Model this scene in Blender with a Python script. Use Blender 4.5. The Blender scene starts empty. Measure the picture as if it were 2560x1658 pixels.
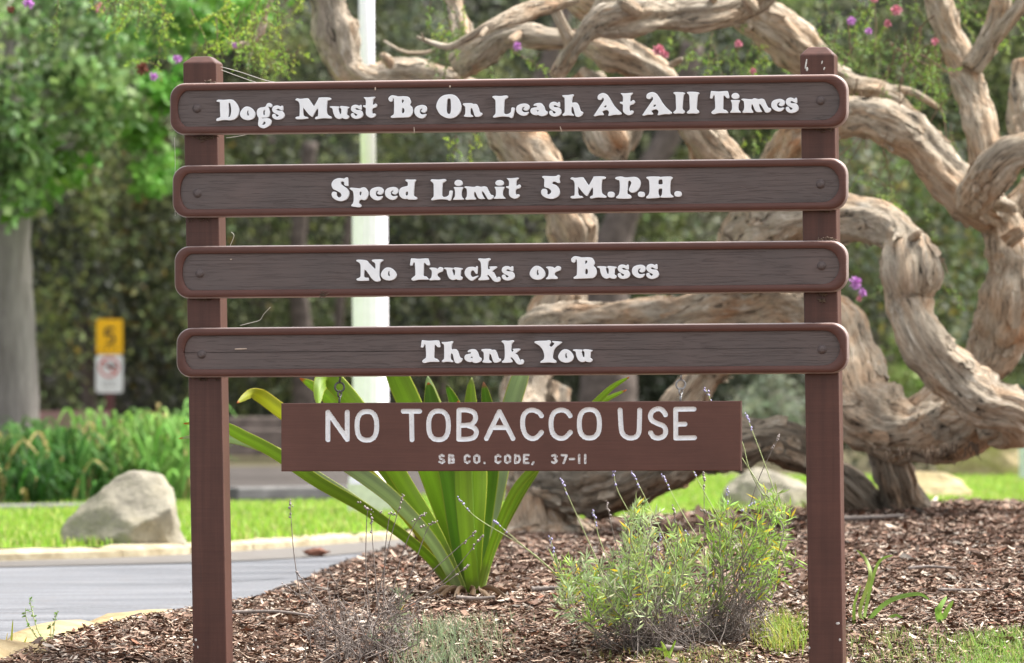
import bpy, bmesh, math, random
import numpy as np
from mathutils import Vector, Matrix, noise as mnoise
from mathutils.geometry import tessellate_polygon

# ------------------------------------------------------------------ scene, camera, light
scene = bpy.context.scene
COL = scene.collection
rng = np.random.default_rng(7)
random.seed(7)

FPX = 15000.0                       # focal length in photograph pixels (2560 wide)
CAM = np.array([0.0, 0.0, 0.66])
PITCH, ROLL = math.atan(171 / FPX), 0.0052
fw = np.array([0, math.cos(PITCH), math.sin(PITCH)])
r0 = np.array([1.0, 0, 0]); u0 = np.array([0, -math.sin(PITCH), math.cos(PITCH)])
rt = r0 * math.cos(ROLL) - u0 * math.sin(ROLL)
up = u0 * math.cos(ROLL) + r0 * math.sin(ROLL)

cam_data = bpy.data.cameras.new('camera')
cam = bpy.data.objects.new('camera', cam_data); COL.objects.link(cam)
cam.matrix_world = Matrix(((rt[0], up[0], -fw[0], CAM[0]), (rt[1], up[1], -fw[1], CAM[1]),
                           (rt[2], up[2], -fw[2], CAM[2]), (0, 0, 0, 1)))
cam_data.sensor_width = 36; cam_data.lens = 36 * FPX / 2560
cam_data.clip_start = 0.1; cam_data.clip_end = 3000
cam_data.dof.use_dof = True; cam_data.dof.focus_distance = 16.05
cam_data.dof.aperture_fstop = 7.2; cam_data.dof.aperture_blades = 7
scene.camera = cam

SUN_DIR = np.array([0.50, 0.20, 0.84]); SUN_DIR /= np.linalg.norm(SUN_DIR)   # towards the sun
world = bpy.data.worlds.new('World'); scene.world = world; world.use_nodes = True
wn = world.node_tree.nodes; wl = world.node_tree.links
bg = wn['Background']
sky = wn.new('ShaderNodeTexSky'); sky.sky_type = 'NISHITA'; sky.sun_disc = False
sky.sun_elevation = math.asin(SUN_DIR[2]); sky.sun_rotation = math.atan2(SUN_DIR[0], SUN_DIR[1])
sky.dust_density = 4.0; sky.air_density = 1.0; sky.ozone_density = 1.0
hs = wn.new('ShaderNodeHueSaturation'); hs.inputs['Saturation'].default_value = 0.18   # thin cloud: whiter sky
wl.new(sky.outputs[0], hs.inputs['Color']); wl.new(hs.outputs[0], bg.inputs[0])
bg.inputs[1].default_value = 0.08
sun_l = bpy.data.lights.new('sun', 'SUN'); sun_l.energy = 1.5; sun_l.angle = math.radians(10)
sun_l.color = (1.0, 0.95, 0.87)
sun = bpy.data.objects.new('sun', sun_l); COL.objects.link(sun)
sun.rotation_euler = Vector(SUN_DIR).to_track_quat('Z', 'Y').to_euler()
sun.location = (6, 4, 14)
vs = scene.view_settings
scene.display_settings.display_device = 'sRGB'
vs.view_transform = 'Standard'; vs.look = 'None'; vs.gamma = 1.0; vs.use_curve_mapping = False
vs.exposure = 2.42
scene.cycles.use_denoising = True
scene.cycles.max_bounces = 6; scene.cycles.diffuse_bounces = 4; scene.cycles.transmission_bounces = 4
scene.cycles.sample_clamp_indirect = 6

# ------------------------------------------------------------------ helpers
VS = 2560 / 2379.0
def pix(u, v, D):
    "photograph pixel (2560 wide) at depth D -> world point"
    return CAM + D * (fw + (u - 1280) / FPX * rt - (v - 829) / FPX * up)
def vpix(u, v, D): return pix(u * VS, v * VS, D)
def srgb(r, g, b):
    f = lambda c: (c / 255) / 12.92 if c / 255 <= 0.04045 else ((c / 255 + 0.055) / 1.055) ** 2.4
    return (f(r), f(g), f(b))

def link(o, parent=None):
    COL.objects.link(o)
    if parent is not None: o.parent = parent
    return o
def tag(o, label=None, cat=None, group=None, kind=None):
    if label: o['label'] = label
    if cat: o['category'] = cat
    if group: o['group'] = group
    if kind: o['kind'] = kind
    return o
def empty(name, loc, label, cat, group=None):
    o = bpy.data.objects.new(name, None); COL.objects.link(o); o.location = Vector(loc)
    o.empty_display_size = 0.05
    return tag(o, label, cat, group)
def mesh(name, verts, faces, mat, parent=None, origin=None, smooth=True, col=None, vec=None):
    "verts (n,3), faces: list of tuples or (m,k) array; origin is subtracted (local frame of the parent)"
    verts = np.asarray(verts, dtype=np.float64)
    loc = None
    if origin is not None: verts = verts - np.asarray(origin)
    me = bpy.data.meshes.new(name)
    if isinstance(faces, np.ndarray):
        k = faces.shape[1]; m = len(faces)
        me.vertices.add(len(verts)); me.vertices.foreach_set('co', verts.ravel())
        me.loops.add(m * k); me.polygons.add(m)
        me.loops.foreach_set('vertex_index', faces.ravel().astype(np.int32))
        me.polygons.foreach_set('loop_start', np.arange(0, m * k, k, dtype=np.int32))
        me.update(calc_edges=True); me.validate()
    else:
        me.from_pydata([tuple(v) for v in verts], [], [tuple(f) for f in faces]); me.update()
    if smooth and len(me.polygons): me.polygons.foreach_set('use_smooth', [True] * len(me.polygons))
    if col is not None:
        a = me.color_attributes.new('Col', 'FLOAT_COLOR', 'POINT')
        c = np.ones((len(verts), 4)); c[:, :3] = col
        a.data.foreach_set('color', c.ravel())
    if vec is not None:
        a = me.attributes.new('bark', 'FLOAT_VECTOR', 'POINT')
        a.data.foreach_set('vector', np.asarray(vec, dtype=np.float64).ravel())
    if mat is not None: me.materials.append(mat)
    o = bpy.data.objects.new(name, me)
    return link(o, parent)
def top_mesh(name, verts, faces, mat, label, cat, base, **k):
    o = mesh(name, verts, faces, mat, None, base, **k); o.location = Vector(base)
    return tag(o, label, cat)

class NT:
    "little node builder"
    def __init__(s, name, rough=0.7, spec=0.3):
        s.m = bpy.data.materials.new(name); s.m.use_nodes = True
        s.n = s.m.node_tree.nodes; s.l = s.m.node_tree.links
        s.b = s.n['Principled BSDF']; s.out = s.n['Material Output']
        s.b.inputs['Roughness'].default_value = rough
        s.b.inputs['Specular IOR Level'].default_value = spec
    def node(s, t, **k):
        x = s.n.new(t)
        for a, v in k.items(): setattr(x, a, v)
        return x
    def put(s, sock, v):
        if hasattr(v, 'is_output') or hasattr(v, 'links'): s.l.new(v, sock)
        else: sock.default_value = v
    def coord(s, which='Object', scale=(1, 1, 1), rot=(0, 0, 0)):
        if which == 'bark':
            a = s.node('ShaderNodeAttribute', attribute_name='bark'); src = a.outputs['Vector']
        else:
            src = s.node('ShaderNodeTexCoord').outputs[which]
        mp = s.node('ShaderNodeMapping'); mp.inputs['Scale'].default_value = scale
        mp.inputs['Rotation'].default_value = rot
        s.l.new(src, mp.inputs[0]); return mp.outputs[0]
    def noise(s, co, scale=5, detail=4, rough=0.55, dist=0):
        x = s.node('ShaderNodeTexNoise'); s.l.new(co, x.inputs['Vector'])
        x.inputs['Scale'].default_value = scale; x.inputs['Detail'].default_value = detail
        x.inputs['Roughness'].default_value = rough; x.inputs['Distortion'].default_value = dist
        return x.outputs[0]
    def ramp(s, fac, stops):
        x = s.node('ShaderNodeValToRGB'); s.l.new(fac, x.inputs[0])
        e = x.color_ramp.elements
        while len(e) < len(stops): e.new(0.5)
        for i, (p, c) in enumerate(stops):
            e[i].position = p; e[i].color = (c[0], c[1], c[2], 1) if hasattr(c, '__len__') else (c, c, c, 1)
        return x.outputs[0]
    def mix(s, fac, a, b, blend='MIX'):
        x = s.node('ShaderNodeMix', data_type='RGBA', blend_type=blend)
        s.put(x.inputs[0], fac)
        for i, v in ((6, a), (7, b)):
            if hasattr(v, 'is_output'): s.l.new(v, x.inputs[i])
            else: x.inputs[i].default_value = (v[0], v[1], v[2], 1)
        return x.outputs[2]
    def bump(s, h, strength=0.5, dist=0.01, prev=None):
        x = s.node('ShaderNodeBump'); x.inputs['Strength'].default_value = strength
        x.inputs['Distance'].default_value = dist; s.l.new(h, x.inputs['Height'])
        if prev is not None: s.l.new(prev, x.inputs['Normal'])
        s.l.new(x.outputs[0], s.b.inputs['Normal']); return x.outputs[0]
    def color(s, c): s.put(s.b.inputs['Base Color'], c if hasattr(c, 'is_output') else (c[0], c[1], c[2], 1)); return s.m

def m_plain(name, c, rough=0.6, spec=0.3, var=0.15, scale=20, bump=0.0, metallic=0.0):
    t = NT(name, rough, spec); co = t.coord()
    n = t.noise(co, scale, 5)
    lo = tuple(x * (1 - var) for x in c); hi = tuple(min(1, x * (1 + var)) for x in c)
    t.color(t.ramp(n, [(0.3, lo), (0.7, hi)]))
    if bump: t.bump(n, bump, 0.005)
    t.b.inputs['Metallic'].default_value = metallic
    return t.m
def m_leaf(name, trans=0.35, rough=0.5, spec=0.3):
    "leaf colour comes from the mesh's own per-leaf colours"
    t = NT(name, rough, spec)
    a = t.node('ShaderNodeAttribute', attribute_name='Col'); t.l.new(a.outputs['Color'], t.b.inputs['Base Color'])
    tr = t.node('ShaderNodeBsdfTranslucent'); t.l.new(a.outputs['Color'], tr.inputs['Color'])
    mx = t.node('ShaderNodeMixShader'); mx.inputs[0].default_value = trans
    t.l.new(t.b.outputs[0], mx.inputs[1]); t.l.new(tr.outputs[0], mx.inputs[2]); t.l.new(mx.outputs[0], t.out.inputs[0])
    return t.m
def m_vcol(name, rough=0.85, spec=0.15, nscale=0, bump=0.0):
    t = NT(name, rough, spec)
    a = t.node('ShaderNodeAttribute', attribute_name='Col'); c = a.outputs['Color']
    if nscale:
        n = t.noise(t.coord(), nscale, 5, 0.65)
        c = t.mix(1.0, c, t.ramp(n, [(0.3, 0.62), (0.72, 1.25)]), 'MULTIPLY')
        if bump: t.bump(n, bump, 0.004)
    t.color(c); return t.m

def catmull(P, per=6, closed=False):
    P = np.asarray(P, float); n = len(P); out = []
    rngi = range(n) if closed else range(n - 1)
    for i in rngi:
        if closed: p0, p1, p2, p3 = P[(i - 1) % n], P[i], P[(i + 1) % n], P[(i + 2) % n]
        else: p0, p1, p2, p3 = P[max(i - 1, 0)], P[i], P[i + 1], P[min(i + 2, n - 1)]
        for k in range(per):
            t = k / per
            out.append(0.5 * ((2 * p1) + (-p0 + p2) * t + (2 * p0 - 5 * p1 + 4 * p2 - p3) * t * t + (-p0 + 3 * p1 - 3 * p2 + p3) * t ** 3))
    if not closed: out.append(P[-1])
    return np.array(out)
def frames(P):
    T = np.gradient(P, axis=0); T /= np.linalg.norm(T, axis=1)[:, None] + 1e-12
    a = np.array([0, 0, 1.0]) if abs(T[0][2]) < 0.9 else np.array([1.0, 0, 0])
    N = np.zeros_like(P); n = a - T[0] * a.dot(T[0]); n /= np.linalg.norm(n); N[0] = n
    for i in range(1, len(P)):
        n = N[i - 1] - T[i] * N[i - 1].dot(T[i]); N[i] = n / (np.linalg.norm(n) + 1e-12)
    return T, N, np.cross(T, N)
def tube(P, R, sides=8, caps=True):
    P = np.asarray(P, float); R = np.broadcast_to(np.asarray(R, float), (len(P),))
    T, N, B = frames(P)
    th = np.linspace(0, 2 * math.pi, sides, endpoint=False)
    V = P[:, None, :] + R[:, None, None] * (np.cos(th)[None, :, None] * N[:, None, :] + np.sin(th)[None, :, None] * B[:, None, :])
    V = V.reshape(-1, 3); F = []
    for i in range(len(P) - 1):
        for j in range(sides):
            a = i * sides + j; b = i * sides + (j + 1) % sides
            F.append((a, b, b + sides, a + sides))
    if caps:
        F.append(tuple(range(sides - 1, -1, -1))); F.append(tuple((len(P) - 1) * sides + j for j in range(sides)))
    return V, F
def join(parts):
    V, F, C = [], [], []; o = 0
    for p in parts:
        V.append(np.asarray(p[0])); F += [tuple(i + o for i in f) for f in p[1]]; o += len(p[0])
        if len(p) > 2: C.append(np.broadcast_to(np.asarray(p[2]), (len(p[0]), 3)))
    return np.vstack(V), F, (np.vstack(C) if C else None)
def box(x0, x1, y0, y1, z0, z1):
    V = [(x, y, z) for z in (z0, z1) for y in (y0, y1) for x in (x0, x1)]
    return np.array(V), [(0, 2, 3, 1), (4, 5, 7, 6), (0, 1, 5, 4), (1, 3, 7, 5), (3, 2, 6, 7), (2, 0, 4, 6)]
def bevel_obj(o, w=0.003, seg=2):
    md = o.modifiers.new('bevel', 'BEVEL'); md.width = w; md.segments = seg; md.limit_method = 'ANGLE'; md.angle_limit = 0.6
    return o
def rand_unit(n):
    v = rng.normal(size=(n, 3)); return v / np.linalg.norm(v, axis=1)[:, None]
def leaf_quads(C, A, size, aspect=0.4, droop=0.0):
    "diamond leaves at C pointing along A; folded along the mid rib: 4 triangles-worth in 2 quads' shape"
    n = len(C); size = np.broadcast_to(size, (n,))[:, None]
    S = np.cross(A, rand_unit(n)); S /= np.linalg.norm(S, axis=1)[:, None] + 1e-9
    Nn = np.cross(A, S)
    base = C; tip = C + A * size - Nn * size * droop
    mid = C + A * size * 0.5 + Nn * size * 0.06
    l = mid + S * size * aspect * 0.5 - Nn * size * 0.05; r = mid - S * size * aspect * 0.5 - Nn * size * 0.05
    V = np.stack([base, r, tip, l], 1).reshape(-1, 3)
    F = np.arange(4 * n).reshape(n, 4)
    return V, F
def vary(base, n, amt=0.25, alt=None, altp=0.0):
    c = np.array(base)[None, :] * (1 + rng.uniform(-amt, amt, (n, 1))) * (1 + rng.uniform(-0.12, 0.12, (n, 3)))
    if alt is not None:
        k = rng.random(n) < altp
        c[k] = np.array(alt)[None, :] * (1 + rng.uniform(-amt, amt, (k.sum(), 1)))
    return np.clip(c, 0.002, 0.95)
def fbm(p, oct=4):
    return mnoise.fractal(Vector(p), 0.9, 2.1, oct)

# ------------------------------------------------------------------ the ground and its sheets
def sstep(a, b, x):
    t = np.clip((x - a) / (b - a), 0, 1); return t * t * (3 - 2 * t)
MB = np.array([(-1.6, 12), (-1.5, 13.5), (-1.38, 15.9), (-1.27, 16.9), (-1.07, 17.6), (-.87, 18.6), (-.83, 19.5), (-.755, 21), (-.70, 23),
               (-.526, 25.3), (-.48, 25.8), (-.14, 27.3), (.42, 28.8), (1.26, 30.8), (2.2, 33), (2.9, 34), (6, 36)])
KB = np.array([(-7, 21.2), (-4, 23.2), (-2.1, 24.9), (-1.37, 25.9), (-.58, 28.3), (0, 30), (1.3, 32.6), (2.4, 34.6), (3.3, 35.8), (7, 38.5)])
LB = np.array([(-9, 30), (-3, 34.2), (-1.5, 36), (-.5, 37.5), (0.3, 45.5), (3.5, 47), (9, 48)])
def seg_dist(x, y, poly):
    "signed distance to an open polyline; positive on its right-hand/near side"
    best = np.full(np.shape(x), 1e9); sg = np.zeros(np.shape(x))
    for (x0, y0), (x1, y1) in zip(poly[:-1], poly[1:]):
        dx, dy = x1 - x0, y1 - y0; L = dx * dx + dy * dy
        t = np.clip(((x - x0) * dx + (y - y0) * dy) / L, 0, 1)
        d = np.hypot(x - x0 - t * dx, y - y0 - t * dy)
        s = np.sign(dy * (x - x0) - dx * (y - y0))
        k = d < best - 1e-9; best = np.where(k, d, best); sg = np.where(k, s, sg)
    return best * sg
def road_z(y): return np.interp(y, [12, 14, 15, 16, 17.5, 60], [-.26, -.15, -.08, -.03, 0, 0])
def prof(y): return np.interp(y, [12, 14, 16, 16.5, 17, 18, 19, 20, 22, 29, 34, 40], [-.36, -.26, -.125, -.075, -.025, .048, .083, .095, .085, .06, .02, -.03])
def lump(x, y):
    return 0.012 * np.sin(3.1 * x + 1.3 * y) * np.sin(1.7 * y - 2.2 * x + 1) + 0.008 * np.sin(9 * x + 2.5 * y) * np.sin(4.1 * y - 5 * x)
def mulch_z(x, y):
    d = seg_dist(x, y, MB)
    k = sstep(0.0, 0.55, d)
    z = road_z(y) * (1 - k) + prof(y) * k + 0.035 * sstep(-.02, .10, d) + lump(x, y) * k
    z = z + 0.105 * np.exp(-((x - 1.75) / .95) ** 2 - ((y - 24.2) / 3.2) ** 2) * k
    return np.where(d < -0.02, road_z(y) - 0.05, z)
def grid(xs, ys, zf):
    X, Y = np.meshgrid(xs, ys); Z = zf(X, Y)
    V = np.stack([X, Y, Z], -1).reshape(-1, 3); nx, ny = len(xs), len(ys)
    i = np.arange(nx * ny).reshape(ny, nx)
    F = np.stack([i[:-1, :-1], i[:-1, 1:], i[1:, 1:], i[1:, :-1]], -1).reshape(-1, 4)
    return V, F

t = NT('dirt', 0.95, 0.1); co = t.coord()
t.color(t.ramp(t.noise(co, 1.2, 8, 0.7), [(0.3, (0.055, 0.042, 0.03)), (0.5, (0.10, 0.085, 0.05)), (0.7, (0.07, 0.08, 0.03))])); M_DIRT = t.m
ys = np.concatenate([np.linspace(-30, 12, 8), np.linspace(13, 60, 48), np.linspace(70, 400, 12), [900, 2200]])
V, F = grid(np.concatenate([[-1500, -300, -60], np.linspace(-20, 20, 30), [60, 300, 1500]]), ys, lambda x, y: np.interp(y, [-30, 12, 16, 18, 3000], [-.5, -.42, -.16, -.05, -.05]))
tag(mesh('ground', V, F, M_DIRT), kind='structure')

# asphalt drive
t = NT('asphalt', 0.8, 0.3); co = t.coord()
n1 = t.noise(t.coord(scale=(0.5, 2.5, 1)), 2.2, 6, 0.6); n2 = t.noise(co, 70, 4, .7); n3 = t.noise(t.coord(scale=(1, 4, 1)), 6, 6, 0.7)
c = t.ramp(n1, [(0.3, (0.095, 0.099, 0.11)), (0.5, (0.145, 0.15, 0.165)), (0.72, (0.205, 0.21, 0.225))])
c = t.mix(1.0, c, t.ramp(n2, [(0.36, 0.60), (0.66, 1.2)]), 'MULTIPLY')
c = t.mix(t.ramp(n3, [(0.56, 0.0), (0.66, 0.6)]), c, (0.16, 0.125, 0.10))
t.bump(n2, 0.4, 0.004); M_ROAD = t.color(c)
V, F = grid(np.concatenate([np.linspace(-14, -3, 8), np.linspace(-2.8, 4, 70), np.linspace(4.3, 14, 8)]), np.concatenate([np.linspace(8, 20, 60), np.linspace(20.3, 50, 80)]), lambda x, y: road_z(y) - 0.35 * sstep(.25, .6, seg_dist(x, y, MB)))
tag(mesh('road', V, F, M_ROAD), kind='structure')
# thin cracks sealed in the asphalt
def strip_on(path, w, z, name, mat, parent=None):
    P = catmull(path, 8); Tn = np.gradient(P, axis=0); Nn = np.stack([-Tn[:, 1], Tn[:, 0]], 1); Nn /= np.linalg.norm(Nn, axis=1)[:, None]
    ww = w * (0.6 + 0.8 * rng.random(len(P)))[:, None]
    L, R = P + Nn * ww, P - Nn * ww
    V = np.vstack([np.c_[L, road_z(L[:, 1]) + z], np.c_[R, road_z(R[:, 1]) + z]]); n = len(P)
    return mesh(name, V, [(i, i + 1, n + i + 1, n + i) for i in range(n - 1)], mat, parent)
M_CRACK = m_plain('crack', (0.05, 0.048, 0.05), 0.9)
for pth in ([(-2.1, 19.1), (-1.7, 19.0), (-1.35, 19.3), (-1.1, 19.2)], [(-2.3, 21.2), (-1.7, 21.8), (-1.2, 21.7), (-.85, 22.3)], [(-1.7, 18.0), (-1.45, 18.2), (-1.25, 18.1)]):
    tag(strip_on(np.array(pth), 0.008, 0.004, 'road_crack', M_CRACK), kind='structure')

# dusty gutter strip along the kerb
t = NT('gutter_dust', .9, .2); n = t.noise(t.coord(scale=(1, 3, 1)), 5, 6, .7); t.color(t.ramp(n, [(.3, (.105, .092, .08)), (.6, (.15, .14, .13)), (.8, (.19, .182, .175))])); M_GUT = t.m
P = catmull(KB, 12); Tn = np.gradient(P, axis=0); Nn = np.stack([Tn[:, 1], -Tn[:, 0]], 1); Nn /= np.linalg.norm(Nn, axis=1)[:, None]
wv = np.array([.75 + .25 * mnoise.noise(Vector((p[0] * 1.3, 0, 5))) for p in P])[:, None]; Q = P + Nn * wv; n_ = len(P)
tag(mesh('gutter', np.vstack([np.c_[P, np.full(n_, .004)], np.c_[Q, np.full(n_, .004)]]), [(i, i + 1, n_ + i + 1, n_ + i) for i in range(n_ - 1)], M_GUT), kind='structure')
# lawn between the kerb and the far road
t = NT('lawn_soil', 0.9, 0.1); co = t.coord()
t.color(t.ramp(t.noise(co, 6, 6, 0.7), [(0.3, (0.11, 0.20, 0.02)), (0.55, (0.19, 0.30, 0.035)), (0.75, (0.30, 0.36, 0.07))])); M_LAWN = t.m
def lawn_z(x, y): return 0.045 + 0.012 * np.sin(1.3 * x + .7 * y)
xs = np.linspace(-7, 7, 90)
ky = np.interp(xs, KB[:, 0], KB[:, 1]) + 0.12; ly = np.interp(xs, LB[:, 0], LB[:, 1])
tt = np.linspace(0, 1, 30)
Y = ky[None, :] * (1 - tt[:, None]) + ly[None, :] * tt[:, None]; X = np.broadcast_to(xs, Y.shape)
V = np.stack([X, Y, lawn_z(X, Y)], -1).reshape(-1, 3); i = np.arange(V.shape[0]).reshape(Y.shape)
F = np.stack([i[:-1, :-1], i[:-1, 1:], i[1:, 1:], i[1:, :-1]], -1).reshape(-1, 4)
tag(mesh('lawn', V, F, M_LAWN), kind='structure')
def blades(n, xyf, h, w, cols, name, mat, label=None, lean=0.35):
    P = xyf(n); n = len(P)
    a = rng.uniform(0, 2 * math.pi, n); d = np.stack([np.cos(a), np.sin(a), np.zeros(n)], 1)
    s = np.stack([-d[:, 1], d[:, 0], np.zeros(n)], 1)
    H = (h * rng.uniform(0.55, 1.3, n))[:, None]; W = w * rng.uniform(0.7, 1.3, n)[:, None]
    l = (lean * rng.uniform(0.1, 1.6, n))[:, None]; Z = np.array([0, 0, 1.0])
    b0, b1 = P - s * W, P + s * W
    m = P + d * H * l * 0.35 + Z * H * 0.6; m0, m1 = m - s * W * 0.8, m + s * W * 0.8
    tp = P + d * H * l + Z * H
    V = np.stack([b0, b1, m1, m0, tp, tp + s * W * 0.1], 1).reshape(-1, 3)
    k = np.arange(n)[:, None] * 6
    F = np.concatenate([k + np.array([[0, 1, 2, 3]]), k + np.array([[3, 2, 5, 4]])])
    o = mesh(name, V, F, mat, None, col=np.repeat(cols(n), 6, 0)); tag(o, label, None, kind='stuff'); return o
M_GRASS = m_leaf('grass', 0.4)
def lawn_pts(n):
    x = rng.uniform(-4.5, 5.2, n); f = rng.random(n)
    y = np.interp(x, KB[:, 0], KB[:, 1]) + 0.15; yl = np.interp(x, LB[:, 0], LB[:, 1]); y = y + (yl - y) * f
    k = np.abs(x) < y * 0.0853 + 0.8; x, y = x[k], y[k]
    return np.c_[x, y, lawn_z(x, y) - 0.005]
o = blades(75000, lawn_pts, 0.045, 0.005, lambda n: vary((0.24, 0.37, 0.05), n, 0.35, (0.42, 0.42, 0.15), 0.18), 'lawn_grass', M_GRASS, 'short bright green lawn grass beyond the drive')
o['category'] = 'grass'

# bare dark brown soil beyond the left part of the lawn
xs_ = np.linspace(-9, .1, 40); y0_ = np.interp(xs_, LB[:, 0], LB[:, 1]) + .5; V = np.vstack([np.c_[xs_, y0_, np.full(40, .012)], np.c_[xs_, np.full(40, 60.), np.full(40, .012)]])
tag(mesh('soil_bed', V, [(i, i + 1, 41 + i, 40 + i) for i in range(39)], m_plain('dark_soil', (0.058, 0.05, 0.045), .95, .1, .4, 4)), kind='structure')
# kerb stones along the far side of the drive
t = NT('kerb_stone', 0.9, 0.2); co = t.coord()
t.color(t.ramp(t.noise(co, 9, 6, 0.65), [(0.3, (0.24, 0.19, 0.115)), (0.55, (0.38, 0.33, 0.225)), (0.8, (0.50, 0.45, 0.34))])); t.bump(t.noise(co, 30, 5), 0.5, 0.01); M_KERB = t.m
kerb = bpy.data.objects.new('kerb', None); COL.objects.link(kerb); tag(kerb, kind='structure')
KP = catmull(KB, 20); s = np.concatenate([[0], np.cumsum(np.hypot(*np.diff(KP, axis=0).T))])
def kp(a): return np.array([np.interp(a, s, KP[:, 0]), np.interp(a, s, KP[:, 1])])
a = 1.5
while a < s[-1] - 0.9:
    L = rng.uniform(0.45, 0.8); pts = [kp(a + L * q) for q in np.linspace(0, 1, 7)]; a += L + 0.012
    V = []; h = 0.040 + rng.uniform(-.008, .008)
    for q, p in enumerate(pts):
        d = kp(a) - kp(a - L); d /= np.linalg.norm(d); nn = np.array([-d[1], d[0]])
        e = 0.010 if q in (0, 6) else 0.0; j = rng.uniform(-.007, .007, 4)
        for (o_, z) in ((-0.02 + e, -0.05), (-0.012 + e + j[0], h * 0.7), (0.012 + e + j[1], h - e + j[2] * .6), (0.13 - e, h + 0.004 - e + j[3] * .5), (0.165, -0.02)):
            V.append((p[0] + nn[0] * o_, p[1] + nn[1] * o_, z))
    F = [(i * 5 + k, i * 5 + k + 1, i * 5 + k + 6, i * 5 + k + 5) for i in range(6) for k in range(4)] + [(4, 3, 2, 1, 0), (30, 31, 32, 33, 34)]
    mesh('kerb_stone', V, F, M_KERB, kerb, smooth=False)

# ------------------------------------------------------------------ mulch bed
M_MULCH = m_plain('mulch_soil', (0.10, 0.062, 0.044), 0.95, 0.1, 0.45, 60, 0.8)
V, F = grid(np.linspace(-2.2, 5.0, 220), np.concatenate([np.linspace(12, 20, 190), np.linspace(20.1, 36.5, 180)]), mulch_z)
tag(mesh('mulch_bed', V, F, M_MULCH), kind='structure')
def mulch_chips(n, ymin, ymax, size, seed, pr=(.22, .17, .18, .14, .09, .09, .06, .05)):
    g = np.random.default_rng(seed)
    y = g.uniform(ymin, ymax, n * 3); x = g.uniform(-1.9, 3.9, n * 3)
    k = (np.abs(x) < y * 0.0853 + 0.45) & (seg_dist(x, y, MB) > -0.03); x, y = x[k][:n], y[k][:n]; n = len(x)
    z = mulch_z(x, y) + g.uniform(0.0, 0.018, n)
    L = size * np.exp(g.normal(0, .5, n)); W = L * g.uniform(0.10, 0.36, n)
    a = g.uniform(0, 2 * math.pi, n); tl = g.normal(0, 0.22, n); ro = g.normal(0, 0.35, n)
    d = np.stack([np.cos(a) * np.cos(tl), np.sin(a) * np.cos(tl), np.sin(tl)], 1)
    s_ = np.cross(d, np.array([0, 0, 1.0])); s_ /= np.linalg.norm(s_, axis=1)[:, None]; nn = np.cross(s_, d)
    s2 = s_ * np.cos(ro)[:, None] + nn * np.sin(ro)[:, None]; nn = np.cross(s2, d)
    C = np.c_[x, y, z]; L = L[:, None]; W = W[:, None]; b = L * g.uniform(-.15, .2, (n, 1)); th = np.minimum(W * .5, .006)
    e0, e1 = C - d * L / 2 - nn * b, C + d * L / 2 - nn * b
    w0, w1 = W * g.uniform(.3, 1, (n, 1)), W * g.uniform(.1, .9, (n, 1))
    V = np.stack([e0 - s2 * w0 / 2, e0 + s2 * w0 / 2, C - s2 * W / 2, C + s2 * W / 2, e1 - s2 * w1 / 2, e1 + s2 * w1 / 2, C - nn * th], 1)
    V = V.reshape(-1, 3); q = np.arange(n)[:, None] * 7
    F = np.concatenate([q + np.array([[0, 1, 3, 2]]), q + np.array([[2, 3, 5, 4]]), q + np.array([[0, 6, 4, 2]]), q + np.array([[1, 3, 5, 6]])])
    pal = np.array([(0.19, 0.105, 0.07), (0.125, 0.07, 0.048), (0.27, 0.155, 0.10), (0.42, 0.285, 0.20), (0.07, 0.044, 0.032), (0.21, 0.175, 0.145), (0.58, 0.47, 0.37), (0.26, 0.10, 0.05)])
    ci = g.choice(8, n, p=list(pr)); c = pal[ci] * g.uniform(.75, 1.45, (n, 1)); c = (c * .80 + c.mean(1, keepdims=True) * .20) * .86
    return V, F, np.repeat(c, 7, 0)
M_CHIP = m_vcol('wood_chip', 0.85, 0.2, 90, 0.4)
parts = [mulch_chips(98000, 15.2, 18.2, 0.0165, 1, (.17, .10, .19, .22, .05, .09, .13, .05)), mulch_chips(19000, 18.2, 19.4, 0.018, 4, (.2, .14, .19, .18, .07, .09, .09, .04)), mulch_chips(65000, 19.4, 25, 0.021, 2), mulch_chips(34000, 25, 34.5, 0.030, 3)]
off = 0; VV, FF, CC = [], [], []
for v, f, c in parts: VV.append(v); FF.append(f + off); CC.append(c); off += len(v)
o = mesh('wood_chip_mulch', np.vstack(VV), np.vstack(FF), M_CHIP, col=np.vstack(CC), smooth=False)
tag(o, 'reddish brown shredded bark and wood chips covering the bed', 'mulch', kind='stuff')

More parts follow.
